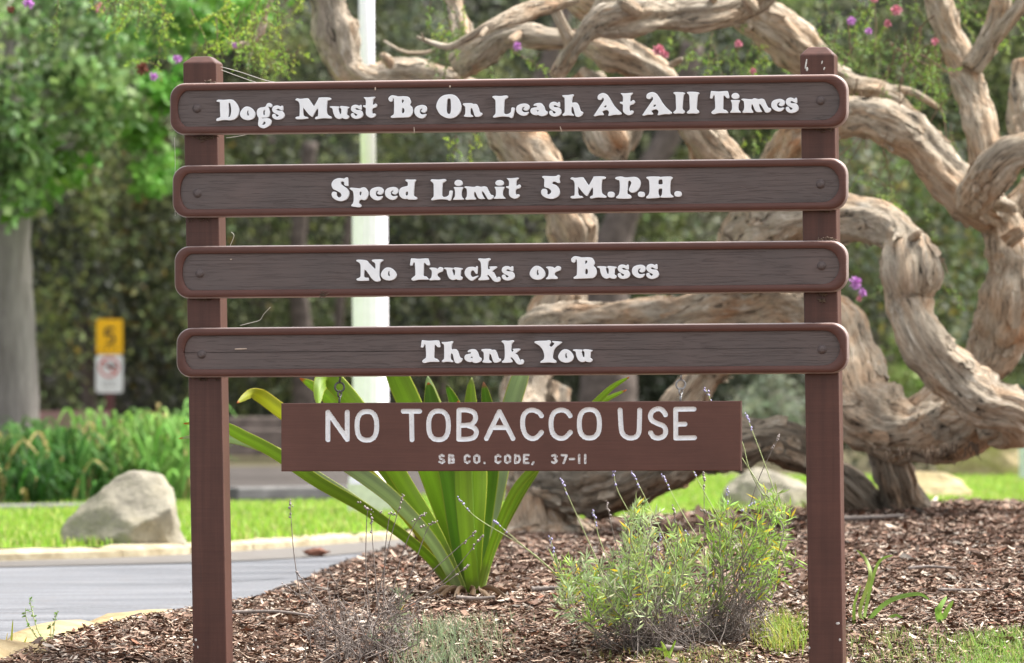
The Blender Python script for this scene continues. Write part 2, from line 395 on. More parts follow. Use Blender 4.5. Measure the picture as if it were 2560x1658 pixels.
# sandstone edging at the near left corner of the bed
M_SAND = NT('sandstone', 0.9, 0.2); co = M_SAND.coord()
M_SAND.color(M_SAND.ramp(M_SAND.noise(co, 7, 7, 0.65), [(0.28, (0.19, 0.13, 0.065)), (0.5, (0.34, 0.255, 0.135)), (0.75, (0.45, 0.36, 0.22))])); M_SAND.bump(M_SAND.noise(co, 40, 6, .7), 0.6, 0.008); M_SAND = M_SAND.m
def rock(center, r, seed, amp=0.22, sub=4, flat=0.0, facets=7, freq=1.6, taper=0.0, cut=(.62, .92)):
    "a boulder: icosphere cut by random planes and roughened"
    bm = bmesh.new(); bmesh.ops.create_icosphere(bm, subdivisions=sub, radius=1.0)
    g = np.random.default_rng(seed); pl = g.normal(size=(facets, 3)); pl /= np.linalg.norm(pl, axis=1)[:, None]; pd = g.uniform(cut[0], cut[1], facets)
    for v in bm.verts:
        p = np.array(v.co)
        for q, dd in zip(pl, pd):
            e = p.dot(q) - dd
            if e > 0: p = p - q * e * 0.85
        k = 1 + amp * fbm(p * freq + seed * 3.1, 5)
        p = p * k
        if flat and p[2] < -flat: p[2] = -flat
        if taper: p[:2] = p[:2] * (1 - taper * (p[2] + flat))
        v.co = Vector(p * np.array(r))
    V = np.array([v.co for v in bm.verts]) + np.array(center); F = [tuple(v.index for v in f.verts) for f in bm.faces]; bm.free()
    return V, F
edging = [((-1.41, 15.9), (0.15, 0.50, .062), 'pale tan sandstone edging block at the bottom left corner of the bed'),
          ((-1.27, 16.75), (0.12, 0.52, .05), 'low sandstone edging block half buried in bark chips left of the post'),
          ((-1.09, 17.55), (0.11, 0.46, .042), 'farthest small sandstone edging block where the bed meets the drive')]
for q, ((x, y), r, lab) in enumerate(edging):
    V, F = rock((0, 0, 0), r, 20 + q, 0.18, 3); a = -0.25; R2 = np.array([[math.cos(a), -math.sin(a), 0], [math.sin(a), math.cos(a), 0], [0, 0, 1]])
    z = float(road_z(y)) + 0.008
    V = V @ R2.T + np.array([x, y, z])
    tag(top_mesh('edging_stone', V, F, M_SAND, lab, 'stone', (x, y, z)), group='edging stones of the bed')

# boulders on the lawn
def m_boulder(name, a, b, c):
    t = NT(name, 0.9, 0.2); co = t.coord()
    n = t.noise(co, 4, 7, 0.65); n2 = t.noise(co, 22, 6, 0.7)
    cc = t.ramp(n, [(0.3, a), (0.5, b), (0.72, c)])
    t.bump(n2, 0.9, 0.02); return t.color(t.mix(1.0, cc, t.ramp(n2, [(.3, .75), (.7, 1.15)]), 'MULTIPLY'))
MB1 = m_boulder('boulder_grey_cream', (0.19, 0.175, 0.145), (0.30, 0.275, 0.215), (0.43, 0.38, 0.27))
MB2 = m_boulder('boulder_tan', (0.30, 0.235, 0.13), (0.44, 0.35, 0.20), (0.54, 0.45, 0.29))
def boulder(px, py, D, wpx, hpx, mat, seed, lab, ry=0.8, **k):
    w = wpx / FPX * D / 2; h = hpx / FPX * D; b = pix(px, py, D); b[2] -= 0.02
    V, F = rock((0, 0, 0), (w * 1.08, w * ry, h * 0.72), seed, **{**dict(flat=0.45, sub=5), **k}); V = V + b + np.array([0, 0, h * 0.32])
    return top_mesh('boulder', V, F, mat, lab, 'boulder', b)
boulder(326, 1382, 25.9, 352, 216, MB1, 35, 'large pale grey and cream boulder on the kerb left of the sign', facets=11, amp=.12, taper=.04, freq=1.8, cut=(.60, .84))
boulder(1925, 1293, 33.6, 240, 128, MB1, 11, 'pale rounded boulder on the lawn seen just left of the right post', amp=.14)
boulder(2300, 1284, 36.3, 240, 118, MB2, 14, 'low tan boulder behind the twisted foot of the tree', amp=.12)
boulder(2520, 1198, 46.5, 330, 150, MB2, 17, 'wide honey coloured rock slab at the right edge beyond the lawn', amp=.16)

# fallen cone on the drive
M_CONE = m_plain('cone', (0.16, 0.07, 0.045), 0.8, var=.4)
V, F = rock((0, 0, 0), (0.050, 0.035, 0.020), 5, 0.5, 3, freq=4); p = pix(787, 1385, 25.4); p[2] = 0.018
top_mesh('fallen_cone', V + p, F, M_CONE, 'small reddish brown cone lying on the drive near the kerb', 'cone', p)

# ------------------------------------------------------------------ the wooden sign
YAW = 0.157
ex = np.array([math.cos(YAW), -math.sin(YAW), 0]); ey = np.array([math.sin(YAW), math.cos(YAW), 0]); ez = np.array([0, 0, 1.0])
SP0 = pix(1271, 1000, 16.0); SORG = np.array([SP0[0], SP0[1], float(prof(16.0))])
def S(px, py, y=0.0):
    "photograph pixel -> sign-local (x, y, z) on the plane at local depth y"
    d = pix(px, py, 1.0) - CAM; p0 = SP0 + ey * y
    q = CAM + d * ((p0 - CAM).dot(ey) / d.dot(ey)) - SORG
    return np.array([q.dot(ex), q.dot(ey), q.dot(ez)])
def sign_root(name, label, cat):
    o = empty(name, SORG, label, cat); o.rotation_euler = (0, 0, -YAW); return o

def m_paint(name, c, grain=0.25, gs=1.0, rough=0.55, streak=False):
    t = NT(name, rough, 0.35)
    g = t.noise(t.coord(scale=(5 * gs, 60 * gs, 190 * gs)), 1.0, 7, 0.7, 0.6); b = t.noise(t.coord(), 7, 5, 0.6); f = t.noise(t.coord(), 420, 2)
    cc = t.ramp(b, [(0.3, tuple(x * 0.86 for x in c)), (0.7, tuple(x * 1.12 for x in c))])
    cc = t.mix(1.0, cc, t.ramp(g, [(0.3, 0.86), (0.6, 1.04)]), 'MULTIPLY')
    wear = t.noise(t.coord(scale=(40, 40, 130)), 1.0, 3, 0.5)
    cc = t.mix(t.ramp(wear, [(0.805, 0.0), (0.815, 0.8)]), cc, (0.42, 0.36, 0.31))
    if streak:
        st_ = t.noise(t.coord(scale=(60, 60, 1.6)), 1.0, 5, .65); cc = t.mix(1.0, cc, t.ramp(st_, [(.35, .80), (.6, 1.05)]), 'MULTIPLY')
        spl = t.noise(t.coord(scale=(90, 90, 3)), 1.0, 4, .6); cc = t.mix(t.ramp(spl, [(.70, 0.0), (.73, .55)]), cc, (.045, .03, .026))
    h = t.mix(0.15, g, f); t.bump(h, grain, 0.004)
    return t.color(cc)
M_POST = m_paint('post_paint', srgb(83, 53, 45), 0.12, rough=.45, streak=True)
M_RIM = m_paint('rim_paint', srgb(87, 55, 47), 0.3, rough=.42)
M_EDGE = m_paint('edge_highlight_paint', (0.26, 0.195, 0.178), 0.3, rough=.4)  # pale board edges: backlit rim highlight put into the paint colour, besides some wear
M_HANG = m_paint('hanging_board_paint', srgb(93, 61, 52), 0.14)
# weathered panel: paint crackled along the grain
t = NT('panel_paint', 0.6, 0.3)
warp = t.noise(t.coord(scale=(3, 3, 9)), 1.0, 3)
gc = t.coord(scale=(9, 30, 330)); va = t.node('ShaderNodeVectorMath', operation='ADD'); sc = t.node('ShaderNodeVectorMath', operation='SCALE'); sc.inputs[3].default_value = 7.0
t.l.new(warp, sc.inputs[0]); t.l.new(gc, va.inputs[0]); t.l.new(sc.outputs[0], va.inputs[1])
g = t.noise(va.outputs[0], 1.0, 5, 0.62, 0.4)
fine = t.noise(t.coord(scale=(20, 60, 420)), 1.0, 3, 0.6)
lines = t.ramp(g, [(0.36, 0.0), (0.47, 1.0)])
pc = srgb(95, 86, 84); big = t.noise(t.coord(), 5, 4)
cc = t.ramp(big, [(0.3, tuple(x * .9 for x in pc)), (0.7, (pc[0] * 1.14, pc[1] * 1.05, pc[2] * 1.02))])
cc = t.mix(1.0, cc, t.ramp(g, [(0.32, 0.74), (0.46, 1.0), (0.7, 1.05)]), 'MULTIPLY')
t.bump(t.mix(0.25, lines, fine), 0.6, 0.0018); M_PANEL = t.color(cc)
t = NT('letter_white', 0.55, 0.3); n = t.noise(t.coord(), 60, 4)
t.bump(n, 0.15, 0.002); M_WHITE = t.color(t.ramp(n, [(0.25, (0.80, 0.81, 0.83)), (0.6, (0.86, 0.87, 0.89))]))
t = NT('routed_white', 0.6, 0.25); n = t.noise(t.coord(), 90, 4); n2 = t.noise(t.coord(), 200, 3)
M_ROUT = t.color(t.mix(t.ramp(n2, [(0.60, 0.0), (0.72, 0.5)]), t.ramp(n, [(0.25, (0.76, 0.77, 0.79)), (0.6, (0.86, 0.87, 0.88))]), (0.45, 0.37, 0.34)))
t = NT('routed_white_worn', 0.7, 0.2); n2 = t.noise(t.coord(), 150, 4, .65)
M_WORN = t.color(t.mix(t.ramp(n2, [(0.50, 0.0), (0.64, 0.9)]), (0.80, 0.80, 0.80), (0.36, 0.29, 0.27)))
M_BOLT = m_plain('bolt_paint', srgb(86, 75, 73), 0.5, 0.4, 0.2, 200, 0.3)
M_IRON = m_plain('dark_iron', (0.10, 0.095, 0.09), 0.5, 0.5, 0.4, 150, 0.3, 0.6)
M_GALV = m_plain('galvanised', (0.32, 0.32, 0.32), 0.45, 0.5, 0.3, 150, 0.2, 0.7)

sign = sign_root('park_rules_sign', 'brown wooden park sign of four boards with raised white letters on two posts', 'sign')
def rrect(x0, x1, yt, yb, rl, rr, n=9):
    "rounded rectangle in pixels; yt, yb are functions of x; rl, rr = (rx, ry) at left and right"
    out = []
    for (cxs, sx, top, r) in ((x0, 1, True, rl), (x1, -1, True, rr), (x1, -1, False, rr), (x0, 1, False, rl)):
        a = np.linspace(0, math.pi / 2, n)
        if (sx == 1) != top: a = a[::-1]
        for q in a:      # q=0 on the end edge, pi/2 on the long edge
            x = cxs + sx * r[0] * (1 - math.cos(q) * 1.0) if True else 0
            dy = r[1] * (1 - math.sin(q))
            out.append((x, (yt(x) + dy) if top else (yb(x) - dy)))
        if top and sx == 1:
            for k in range(1, 24): xx = (x0 + rl[0]) + (x1 - rr[0] - x0 - rl[0]) * k / 24; out.append((xx, yt(xx)))
        if not top and sx == -1:
            for k in range(1, 24): xx = (x1 - rr[0]) + (x0 + rl[0] - x1 + rr[0]) * k / 24; out.append((xx, yb(xx)))
    return out
def line(xa, ya, xb, yb): return lambda x: ya + (yb - ya) * (x - xa) / (xb - xa)
boards = [  # left, right, top line, bottom line
    (422.5, 2119, line(473, 207.2, 2092, 184.7), line(491, 336.9, 2005, 320.9)),
    (429, 2118, line(473, 413.2, 2077, 395), line(491, 544, 2077, 525.9)),
    (434, 2118.6, line(473, 615.3, 2077, 601), line(491, 746.4, 2077, 730.8)),
    (439, 2120, line(480, 819.8, 2077, 806.4), line(491, 944.1, 2077, 934.3))]
bolts = [((492.7, 271.5), (2051.4, 251.9)), ((493.7, 483.4), (2051.4, 460.8)), ((500, 684), (2054, 664.7)), ((504, 886), (2055, 874))]
REC = 0.007; THK = 0.038
board_objs = []
blabel = ['top board reading Dogs Must Be On Leash At All Times', 'second board reading Speed Limit 5 M.P.H.', 'third board reading No Trucks or Buses', 'lowest fixed board reading Thank You']
for bi, (x0, x1, yt, yb) in enumerate(boards):
    O = rrect(x0, x1, yt, yb, (38, 38), (42, 42))
    I = rrect(x0 + 20, x1 - 19, lambda x: yt(x) + 18.5, lambda x: yb(x) - 19, (27, 45), (44, 46))
    n = len(O)
    c0 = np.array([(x0 + x1) / 2, (yt(1271) + yb(1271)) / 2])
    def ring(L, y, sh=0.0):
        q = np.array([S(px, py, 0.0) for px, py in L]); cen = np.array([q[:, 0], q[:, 2]]).T
        if sh:      # shift outline inwards (sh metres)
            T = np.roll(cen, -1, 0) - np.roll(cen, 1, 0); N = np.stack([T[:, 1], -T[:, 0]], 1); N /= np.linalg.norm(N, axis=1)[:, None]
            cen = cen + N * sh
        return np.c_[cen[:, 0], np.full(n, y), cen[:, 1]]
    rings = [ring(O, THK, .004), ring(O, THK - .004), ring(O, .016, .0), ring(O, .0085, .0012), ring(O, .0038, .0034), ring(O, .0012, .0058), ring(O, 0.0, .0085),
             ring(I, 0.0), ring(I, .0018, .0012), ring(I, REC, .0016)]
    V = np.vstack(rings); F = []
    for k in range(len(rings) - 1):
        for i in range(n):
            a, b = k * n + i, k * n + (i + 1) % n; F.append((a, b, b + n, a + n))
    F.append(tuple(range(n)))
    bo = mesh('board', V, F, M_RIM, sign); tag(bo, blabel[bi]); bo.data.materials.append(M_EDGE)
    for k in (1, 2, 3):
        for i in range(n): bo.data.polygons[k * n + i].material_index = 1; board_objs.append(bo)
    # recessed panel
    P = ring(I, REC - .0004, -.001); Pb = ring(I, REC + .004, -.001)
    V = np.vstack([P, Pb]); F = [tuple(range(n))] + [(i, n + i, n + (i + 1) % n, (i + 1) % n) for i in range(n)]
    mesh('panel', V, F, M_PANEL, bo, smooth=False)
    for (bx, by) in bolts[bi]:
        c = S(bx, by, REC); parts = []
        th = np.linspace(0, 2 * math.pi, 20, endpoint=False)
        prof_ = [(.0125, .0), (.0125, .0010), (.0095, .0012), (.0088, .0042), (.0070, .0060), (.003, .0066)]
        VV = [(c[0] + r * math.cos(a), REC - h, c[2] + r * math.sin(a)) for r, h in prof_ for a in th]
        FF = [(k * 20 + i, k * 20 + (i + 1) % 20, (k + 1) * 20 + (i + 1) % 20, (k + 1) * 20 + i) for k in range(5) for i in range(20)] + [tuple(100 + i for i in range(20))]
        mesh('bolt', VV, FF, M_BOLT, bo)

# posts (leaning very slightly, chamfered tops)
def post(topL, botL, wpx, ytop, ych, inset, label):
    y0, y1 = THK, THK + 0.089
    def corner(x, y): return S(x, y, y0)
    slope = (botL[0] - topL[0]) / (botL[1] - topL[1])
    fx = lambda y: topL[0] + slope * (y - topL[1])
    a = corner(fx(ych), ych); b = corner(fx(ych) + wpx, ych); w = b[0] - a[0]
    bot = corner(fx(1900), 1900); up_ = corner(fx(ytop), ytop)
    zt = up_[2]; ins = inset / 933
    V = []
    for (zz, xx, i_) in ((bot[2], bot[0], 0), (a[2], a[0], 0), (zt, up_[0], ins)):
        V += [(xx + i_, y0 + i_, zz), (xx + w - i_, y0 + i_, zz), (xx + w - i_, y0 + w - i_, zz), (xx + i_, y0 + w - i_, zz)]
    F = [(3, 2, 1, 0), (8, 9, 10, 11)] + [(k * 4 + i, k * 4 + (i + 1) % 4, k * 4 + 4 + (i + 1) % 4, k * 4 + 4 + i) for k in (0, 1) for i in range(4)]
    o = mesh('post', V, F, M_POST, sign, smooth=False); bevel_obj(o, 0.004, 2); tag(o, label); return o
post((457.4, 180), (482, 1629), 83.5, 140.7, 157, 20, 'left brown post with chamfered top')
post((2000, 154), (2022, 1640), 85.5, 117, 137, 20, 'right brown post with bird droppings on its chamfered top')
# pale droppings and chips on the right post top
M_DROP = m_plain('dropping', (0.62, 0.60, 0.56), 0.8, var=.2, scale=200)
def blob_strip(pts, w, name, parent, y, mat, th=.0012):
    P = catmull([S(px, py, y) for px, py in pts], 5); P[:, 1] = y
    V, F = tube(P, [w / 933 * (0.35 + 0.65 * math.sin(math.pi * (0.12 + 0.8 * i / (len(P) - 1)))) for i in range(len(P))], 6)
    V[:, 1] = y + (V[:, 1] - y) * (th / (w / 933)); return mesh(name, V, F, mat, parent)
for q, w in (([(2013, 172), (2015, 160), (2017, 148)], 2.2), ([(2054, 160), (2056, 152)], 1.8), ([(2059, 175), (2062, 168)], 2.0), ([(2017, 178), (2018, 168)], 3.0)):
    blob_strip(q, w, 'dropping', sign, THK - .0006, M_DROP)
for (bx, by, w) in ((2095, 1559, 5), (1999, 1436, 2), (477, 1480, 1.6), (490, 1600, 3), (484, 1612, 2), (495, 1618, 1.8), (2100, 1600, 2.6), (2024, 1620, 2.2)):
    blob_strip([(bx - 1, by - 3), (bx, by + 3)], w, 'paint_chip', sign, THK - .0006, M_DROP)
M_CHIPW = m_plain('bare_wood', (0.50, 0.40, 0.32), 0.8, var=.2, scale=200)
for bi, pts, w in ((3, [(587, 873), (602, 872.5), (617, 872)], 2.0), (0, [(1035, 318), (1035.5, 326), (1035, 334)], 1.2), (0, [(1400, 316), (1402, 322), (1404, 330)], 1.2), (2, [(575, 649), (580, 648)], 1.5), (0, [(938, 218), (938.5, 226)], 1.8), (0, [(1123, 216), (1127, 217)], 3)):
    blob_strip(pts, w, 'paint_scar', board_objs[bi], 0.0 if bi == 0 else REC - .001, M_CHIPW)

# ---- raised letters: outlines in zoomed-photograph pixels; crop = (x0, y0, scale)
CR = {'A': (530, 220, 7.9333), 'B': (800, 220, 7.9333), 'C': (1070, 220, 7.9333), 'D': (1340, 220, 7.9333), 'E': (1600, 210, 7.9333), 'F': (1770, 200, 7.9333),
      'G': (810, 420, 7.9333), 'G2': (1060, 420, 7.9333), 'H': (1330, 420, 5.95), 'I': (880, 620, 5.6667), 'J': (1280, 620, 5.6667), 'K': (1040, 830, 5.1739)}
def P2(s): a = [float(v) for v in s.split()]; return np.array(a).reshape(-1, 2)
GL = {
'D': ('A', ["95 262 130 238 240 240 380 232 450 270 505 340 535 430 525 520 490 590 430 630 350 642 230 638 110 658 90 630 115 605 155 590 172 560 165 450 160 290 120 278",
            "330 320 350 300 368 310 385 410 385 480 370 550 345 582 325 582 335 520 335 420"]),
'o': ('A', ["700 372 760 390 820 440 858 510 845 580 790 625 710 640 630 620 580 575 560 520 585 450 640 390", "712 448 728 455 725 490 738 530 722 553 700 540 695 490"]),
'g': ('A', ["1060 375 1095 320 1140 302 1185 330 1190 365 1165 385 1140 375 1115 378 1130 410 1148 480 1140 545 1118 578 1060 590 985 594 1000 608 1100 600 1160 625 1180 670 1160 730 1110 770 1060 795 1010 800 950 775 920 730 925 660 930 600 905 555 893 490 910 430 960 395",
            "1040 440 1058 450 1050 490 1055 530 1035 545 1018 525 1020 470", "1035 665 1065 685 1065 710 1030 738 1000 738 1010 710 1020 690"]),
's': ('A', ["1405 362 1408 440 1385 445 1350 430 1310 412 1285 425 1290 445 1340 455 1390 460 1425 500 1438 550 1415 595 1370 620 1310 632 1255 622 1212 590 1198 550 1215 522 1250 522 1270 560 1295 575 1328 555 1310 535 1260 510 1215 475 1198 430 1215 380 1260 355 1310 352 1360 372 1385 355"]),
'M': ('A', ["1660 240 1690 212 1760 222 1890 208 1930 240 2010 355 2035 355 2110 225 2140 195 2330 195 2358 225 2330 245 2290 260 2275 400 2285 510 2320 550 2365 575 2360 608 2210 602 2070 622 2050 600 2070 575 2105 560 2112 480 2105 412 2070 440 2000 560 1980 570 1930 530 1870 460 1815 395 1810 440 1812 530 1840 570 1890 578 1900 608 1800 620 1690 622 1660 595 1690 575 1735 565 1745 500 1745 350 1730 290 1705 262"]),
'u': ('B', ["200 382 230 366 360 372 380 385 367 420 385 490 400 520 420 520 428 480 425 420 400 390 402 372 440 362 570 380 568 400 545 420 540 470 535 530 570 555 575 585 545 615 480 612 440 595 420 610 370 615 310 580 270 500 255 420 235 400"]),
't': ('B', ["875 190 960 190 1080 180 1088 195 1050 240 1045 340 1070 335 1105 315 1130 345 1110 385 1045 410 1030 470 1045 520 1075 508 1105 525 1090 565 1050 590 1000 592 945 560 915 510 915 410 900 392 860 370 870 348 910 342 915 260 895 215"]),
'B': ('B', ["1380 180 1430 150 1500 158 1560 172 1700 170 1760 190 1795 250 1800 300 1780 335 1820 380 1842 450 1830 520 1780 575 1700 585 1560 590 1430 595 1410 570 1450 540 1470 510 1475 400 1475 300 1465 210 1445 220 1440 255 1410 275 1375 255 1362 215",
            "1640 230 1668 245 1665 270 1640 300 1622 290 1625 250", "1655 398 1675 420 1680 470 1655 507 1625 495 1628 430 1635 405"]),
'e': ('B', ["2030 340 2085 355 2118 395 2115 450 2085 485 2045 490 2010 465 2020 440 2035 425 2025 412 1995 425 1980 460 1985 500 2010 525 2050 530 2105 522 2100 550 2070 590 2010 605 1950 585 1895 535 1875 470 1890 400 1940 360"]),
'O': ('C', ["430 132 510 140 580 190 635 280 660 370 650 450 610 520 550 575 480 600 390 600 310 570 240 520 190 440 168 370 190 280 240 200 320 150", "418 212 450 230 460 330 460 440 445 505 415 520 380 500 368 440 375 330 388 230"]),
'n': ('C', ["695 330 720 308 850 305 900 322 960 325 1000 390 1020 460 1035 490 1070 500 1075 530 1040 562 980 575 935 560 910 490 885 420 860 398 845 430 842 500 855 530 890 555 890 572 830 580 730 570 718 550 740 520 745 450 740 380 715 350"]),
'L': ('C', ["1282 185 1310 160 1440 165 1560 155 1585 185 1560 210 1520 240 1508 350 1505 480 1520 515 1570 525 1620 505 1650 470 1660 400 1695 392 1720 410 1705 500 1685 580 1650 598 1600 575 1450 570 1320 590 1295 570 1330 530 1345 490 1345 350 1340 250 1310 212"]),
'a': ('C', ["2100 340 2130 315 2190 302 2250 310 2300 370 2325 440 2350 462 2372 475 2365 520 2320 550 2260 560 2215 552 2180 535 2150 545 2090 530 2045 495 2035 450 2055 410 2100 395 2150 385 2165 370 2150 355 2110 358", "2180 438 2197 450 2190 470 2170 472 2158 458"]),
'h': ('D', ["525 155 560 148 640 145 735 132 745 155 720 200 715 295 770 290 820 305 855 370 880 450 905 470 935 490 915 540 870 572 820 575 785 550 765 480 745 400 722 375 705 400 702 480 720 510 745 530 740 555 640 545 550 555 530 530 565 495 575 450 575 300 570 200 545 185"]),
'A': ('D', ["1225 190 1250 135 1330 105 1400 130 1450 190 1520 310 1580 390 1640 450 1695 500 1690 525 1640 535 1560 535 1450 555 1440 535 1452 490 1430 450 1385 440 1330 460 1315 480 1335 505 1340 540 1250 545 1175 565 1150 550 1165 530 1210 460 1270 370 1330 280 1350 245 1345 205 1325 195 1310 220 1280 240 1240 230",
            "1385 345 1405 355 1395 380 1365 395 1350 380 1365 358"]),
'l': ('E', ["668 185 700 165 860 172 888 195 865 225 855 300 845 420 845 500 880 535 888 565 850 590 770 585 690 590 665 565 700 530 720 490 715 350 712 250 700 215"]),
'T': ('E', ["1410 155 1440 145 1560 155 1720 145 1745 170 1770 260 1755 285 1720 280 1690 245 1665 235 1655 280 1650 400 1650 500 1700 520 1740 560 1730 580 1570 580 1460 602 1418 570 1450 530 1490 495 1495 420 1488 300 1482 235 1465 225 1445 260 1430 290 1395 285 1395 260"]),
'i': ('E', ["1805 330 1850 324 1970 325 1978 345 1955 400 1950 470 1960 520 1985 545 1990 570 1890 572 1800 572 1795 555 1825 510 1830 450 1825 380", "+1890 182 1940 195 1968 240 1950 285 1890 298 1840 285 1818 245 1840 200"]),
'm': ('F', ["668 395 700 375 860 388 920 368 1000 385 1060 375 1110 390 1140 450 1180 530 1205 555 1235 560 1250 590 1230 630 1180 650 1140 640 1110 590 1070 520 1035 480 1015 490 1020 530 1050 600 1075 630 1040 640 970 635 935 600 905 530 885 490 865 500 858 560 870 595 895 625 885 652 790 652 705 655 690 630 715 590 722 520 715 440 700 415"]),
'S': ('G', ["470 200 480 340 465 355 430 352 405 330 405 290 375 268 340 280 335 310 370 350 440 400 490 460 500 510 480 580 430 635 340 660 250 640 180 590 157 530 170 485 210 475 250 490 250 540 275 580 310 590 345 565 350 530 320 490 260 455 190 420 155 350 165 290 210 235 300 205 400 215 430 198"]),
'p': ('G', ["515 405 545 395 620 400 710 410 760 392 810 390 850 430 880 490 875 560 840 620 800 640 740 630 705 650 695 700 725 725 745 760 710 782 630 775 555 760 548 735 580 700 595 620 590 520 575 460 545 440", "730 470 750 480 745 520 725 550 708 540 710 490"]),
'd': ('G', ["1620 250 1640 232 1720 235 1810 235 1820 255 1795 300 1785 400 1780 500 1785 560 1830 580 1845 610 1820 630 1680 628 1655 610 1620 618 1560 605 1510 560 1490 490 1510 420 1560 385 1630 368 1665 350 1665 290 1640 270", "1650 468 1670 485 1668 530 1645 553 1620 535 1625 490"]),
'5': ('H', ["155 140 175 122 290 125 360 122 390 105 415 118 405 165 415 215 390 225 355 208 320 205 300 225 310 240 360 260 400 310 412 370 390 420 330 455 270 460 200 440 150 400 138 350 160 318 205 315 228 345 225 385 255 395 285 370 285 335 250 305 190 285 185 240 185 170"]),
'P': ('H', ["1240 160 1260 138 1330 130 1400 145 1530 135 1590 165 1615 220 1600 290 1560 345 1500 370 1455 350 1445 320 1465 270 1480 220 1455 190 1430 210 1425 300 1420 380 1460 405 1480 435 1450 458 1280 455 1255 435 1290 400 1305 350 1310 260 1300 190 1270 178"]),
'H': ('H', ["1705 150 1730 132 1890 132 1910 148 1930 135 2060 130 2090 150 2065 185 2055 260 2055 370 2070 400 2098 420 2085 440 1930 442 1915 425 1935 395 1940 320 1925 308 1890 315 1880 340 1882 390 1898 425 1885 445 1720 455 1705 430 1735 400 1750 350 1750 250 1740 185",
            "1912 170 1940 180 1946 236 1910 248 1878 238 1884 185"]),
'.': ('H', ["1178 355 1215 365 1229 397 1218 432 1178 441 1140 430 1127 397 1140 363"]),
'N': ('I', ["65 185 90 168 200 178 240 215 320 295 335 290 330 220 290 190 300 168 420 165 440 180 400 215 388 290 388 400 405 455 380 475 330 472 280 430 240 370 200 320 180 312 172 350 175 415 230 425 238 450 225 465 90 465 70 440 110 420 125 390 125 260 110 215"]),
'r': ('I', ["1100 290 1130 280 1185 285 1200 302 1222 292 1250 272 1290 290 1285 330 1240 350 1215 370 1212 400 1245 430 1240 455 1170 455 1110 460 1100 445 1125 420 1135 370 1130 320"]),
'c': ('I', ["1780 270 1775 360 1755 362 1730 325 1700 320 1682 350 1685 395 1715 415 1785 395 1770 420 1700 465 1640 430 1600 370 1610 310 1650 275 1720 270 1750 280 1765 262"]),
'k': ('I', ["1788 165 1810 150 1880 155 1945 148 1960 165 1930 200 1922 290 1945 305 1960 285 1945 270 1975 265 2045 265 2045 285 1985 330 2010 350 2035 400 2055 440 2065 440 2060 420 2085 412 2105 440 2090 475 2040 482 2000 460 1970 420 1930 380 1918 400 1940 430 1930 452 1810 458 1795 440 1825 410 1835 340 1828 220 1810 185"]),
'Y': ('K', ["1535 135 1560 120 1680 115 1725 110 1745 135 1725 175 1750 195 1785 165 1790 145 1765 130 1780 120 1880 130 1870 150 1800 210 1775 270 1770 340 1810 375 1805 400 1720 395 1620 400 1618 380 1655 350 1660 290 1640 230 1600 180 1555 152"]),
}
INST = [  # board, glyph, crop, bounding box in crop pixels (None = as traced)
 (0, 'D', 'A', None), (0, 'o', 'A', None), (0, 'g', 'A', None), (0, 's', 'A', None), (0, 'M', 'A', None), (0, 'u', 'B', None), (0, 's', 'B', (618, 338, 855, 615)), (0, 't', 'B', None),
 (0, 'B', 'B', None), (0, 'e', 'B', None), (0, 'O', 'C', None), (0, 'n', 'C', None), (0, 'L', 'C', None), (0, 'e', 'C', (1752, 312, 2010, 555)), (0, 'a', 'C', None), (0, 's', 'D', (265, 280, 505, 570)),
 (0, 'h', 'D', None), (0, 'A', 'D', None), (0, 't', 'D', (1670, 100, 1960, 540)), (0, 'A', 'E', (50, 165, 628, 632)), (0, 'l', 'E', None), (0, 'l', 'E', (932, 160, 1172, 590)), (0, 'T', 'E', None), (0, 'i', 'E', None),
 (0, 'm', 'F', None), (0, 'e', 'F', (1258, 380, 1520, 628)), (0, 's', 'F', (1545, 355, 1795, 658)),
 (1, 'S', 'G', None), (1, 'p', 'G', None), (1, 'e', 'G', (912, 380, 1178, 645)), (1, 'e', 'G', (1215, 380, 1470, 635)), (1, 'd', 'G', None), (1, 'L', 'G2', (135, 225, 570, 650)), (1, 'i', 'G2', (585, 240, 785, 632)),
 (1, 'm', 'G2', (805, 362, 1380, 632)), (1, 'i', 'G2', (1395, 243, 1605, 612)), (1, 't', 'G2', (1632, 198, 1920, 608)), (1, '5', 'H', None), (1, 'M', 'H', (575, 130, 1100, 455)), (1, '.', 'H', None), (1, 'P', 'H', None),
 (1, '.', 'H', (1578, 355, 1678, 435)), (1, 'H', 'H', None), (1, '.', 'H', (2120, 348, 2225, 430)),
 (2, 'N', 'I', None), (2, 'o', 'I', (412, 278, 630, 462)), (2, 'T', 'I', (828, 150, 1102, 465)), (2, 'r', 'I', None), (2, 'u', 'I', (1305, 278, 1565, 455)), (2, 'c', 'I', None), (2, 'k', 'I', None), (2, 's', 'I', (2125, 260, 2305, 462)),
 (2, 'o', 'J', (253, 255, 470, 452)), (2, 'r', 'J', (485, 258, 690, 445)), (2, 'B', 'J', (840, 120, 1200, 438)), (2, 'u', 'J', (1208, 258, 1480, 435)), (2, 's', 'J', (1500, 238, 1672, 440)), (2, 'e', 'J', (1702, 240, 1890, 428)), (2, 's', 'J', (1905, 230, 2080, 440)),
 (3, 'T', 'K', (68, 110, 315, 402)), (3, 'h', 'K', (335, 122, 602, 405)), (3, 'a', 'K', (630, 225, 848, 402)), (3, 'n', 'K', (848, 222, 1098, 402)), (3, 'k', 'K', (1110, 110, 1395, 422)), (3, 'Y', 'K', None),
 (3, 'o', 'K', (1842, 225, 2038, 398)), (3, 'u', 'K', (2032, 225, 2280, 390))]
temps = []
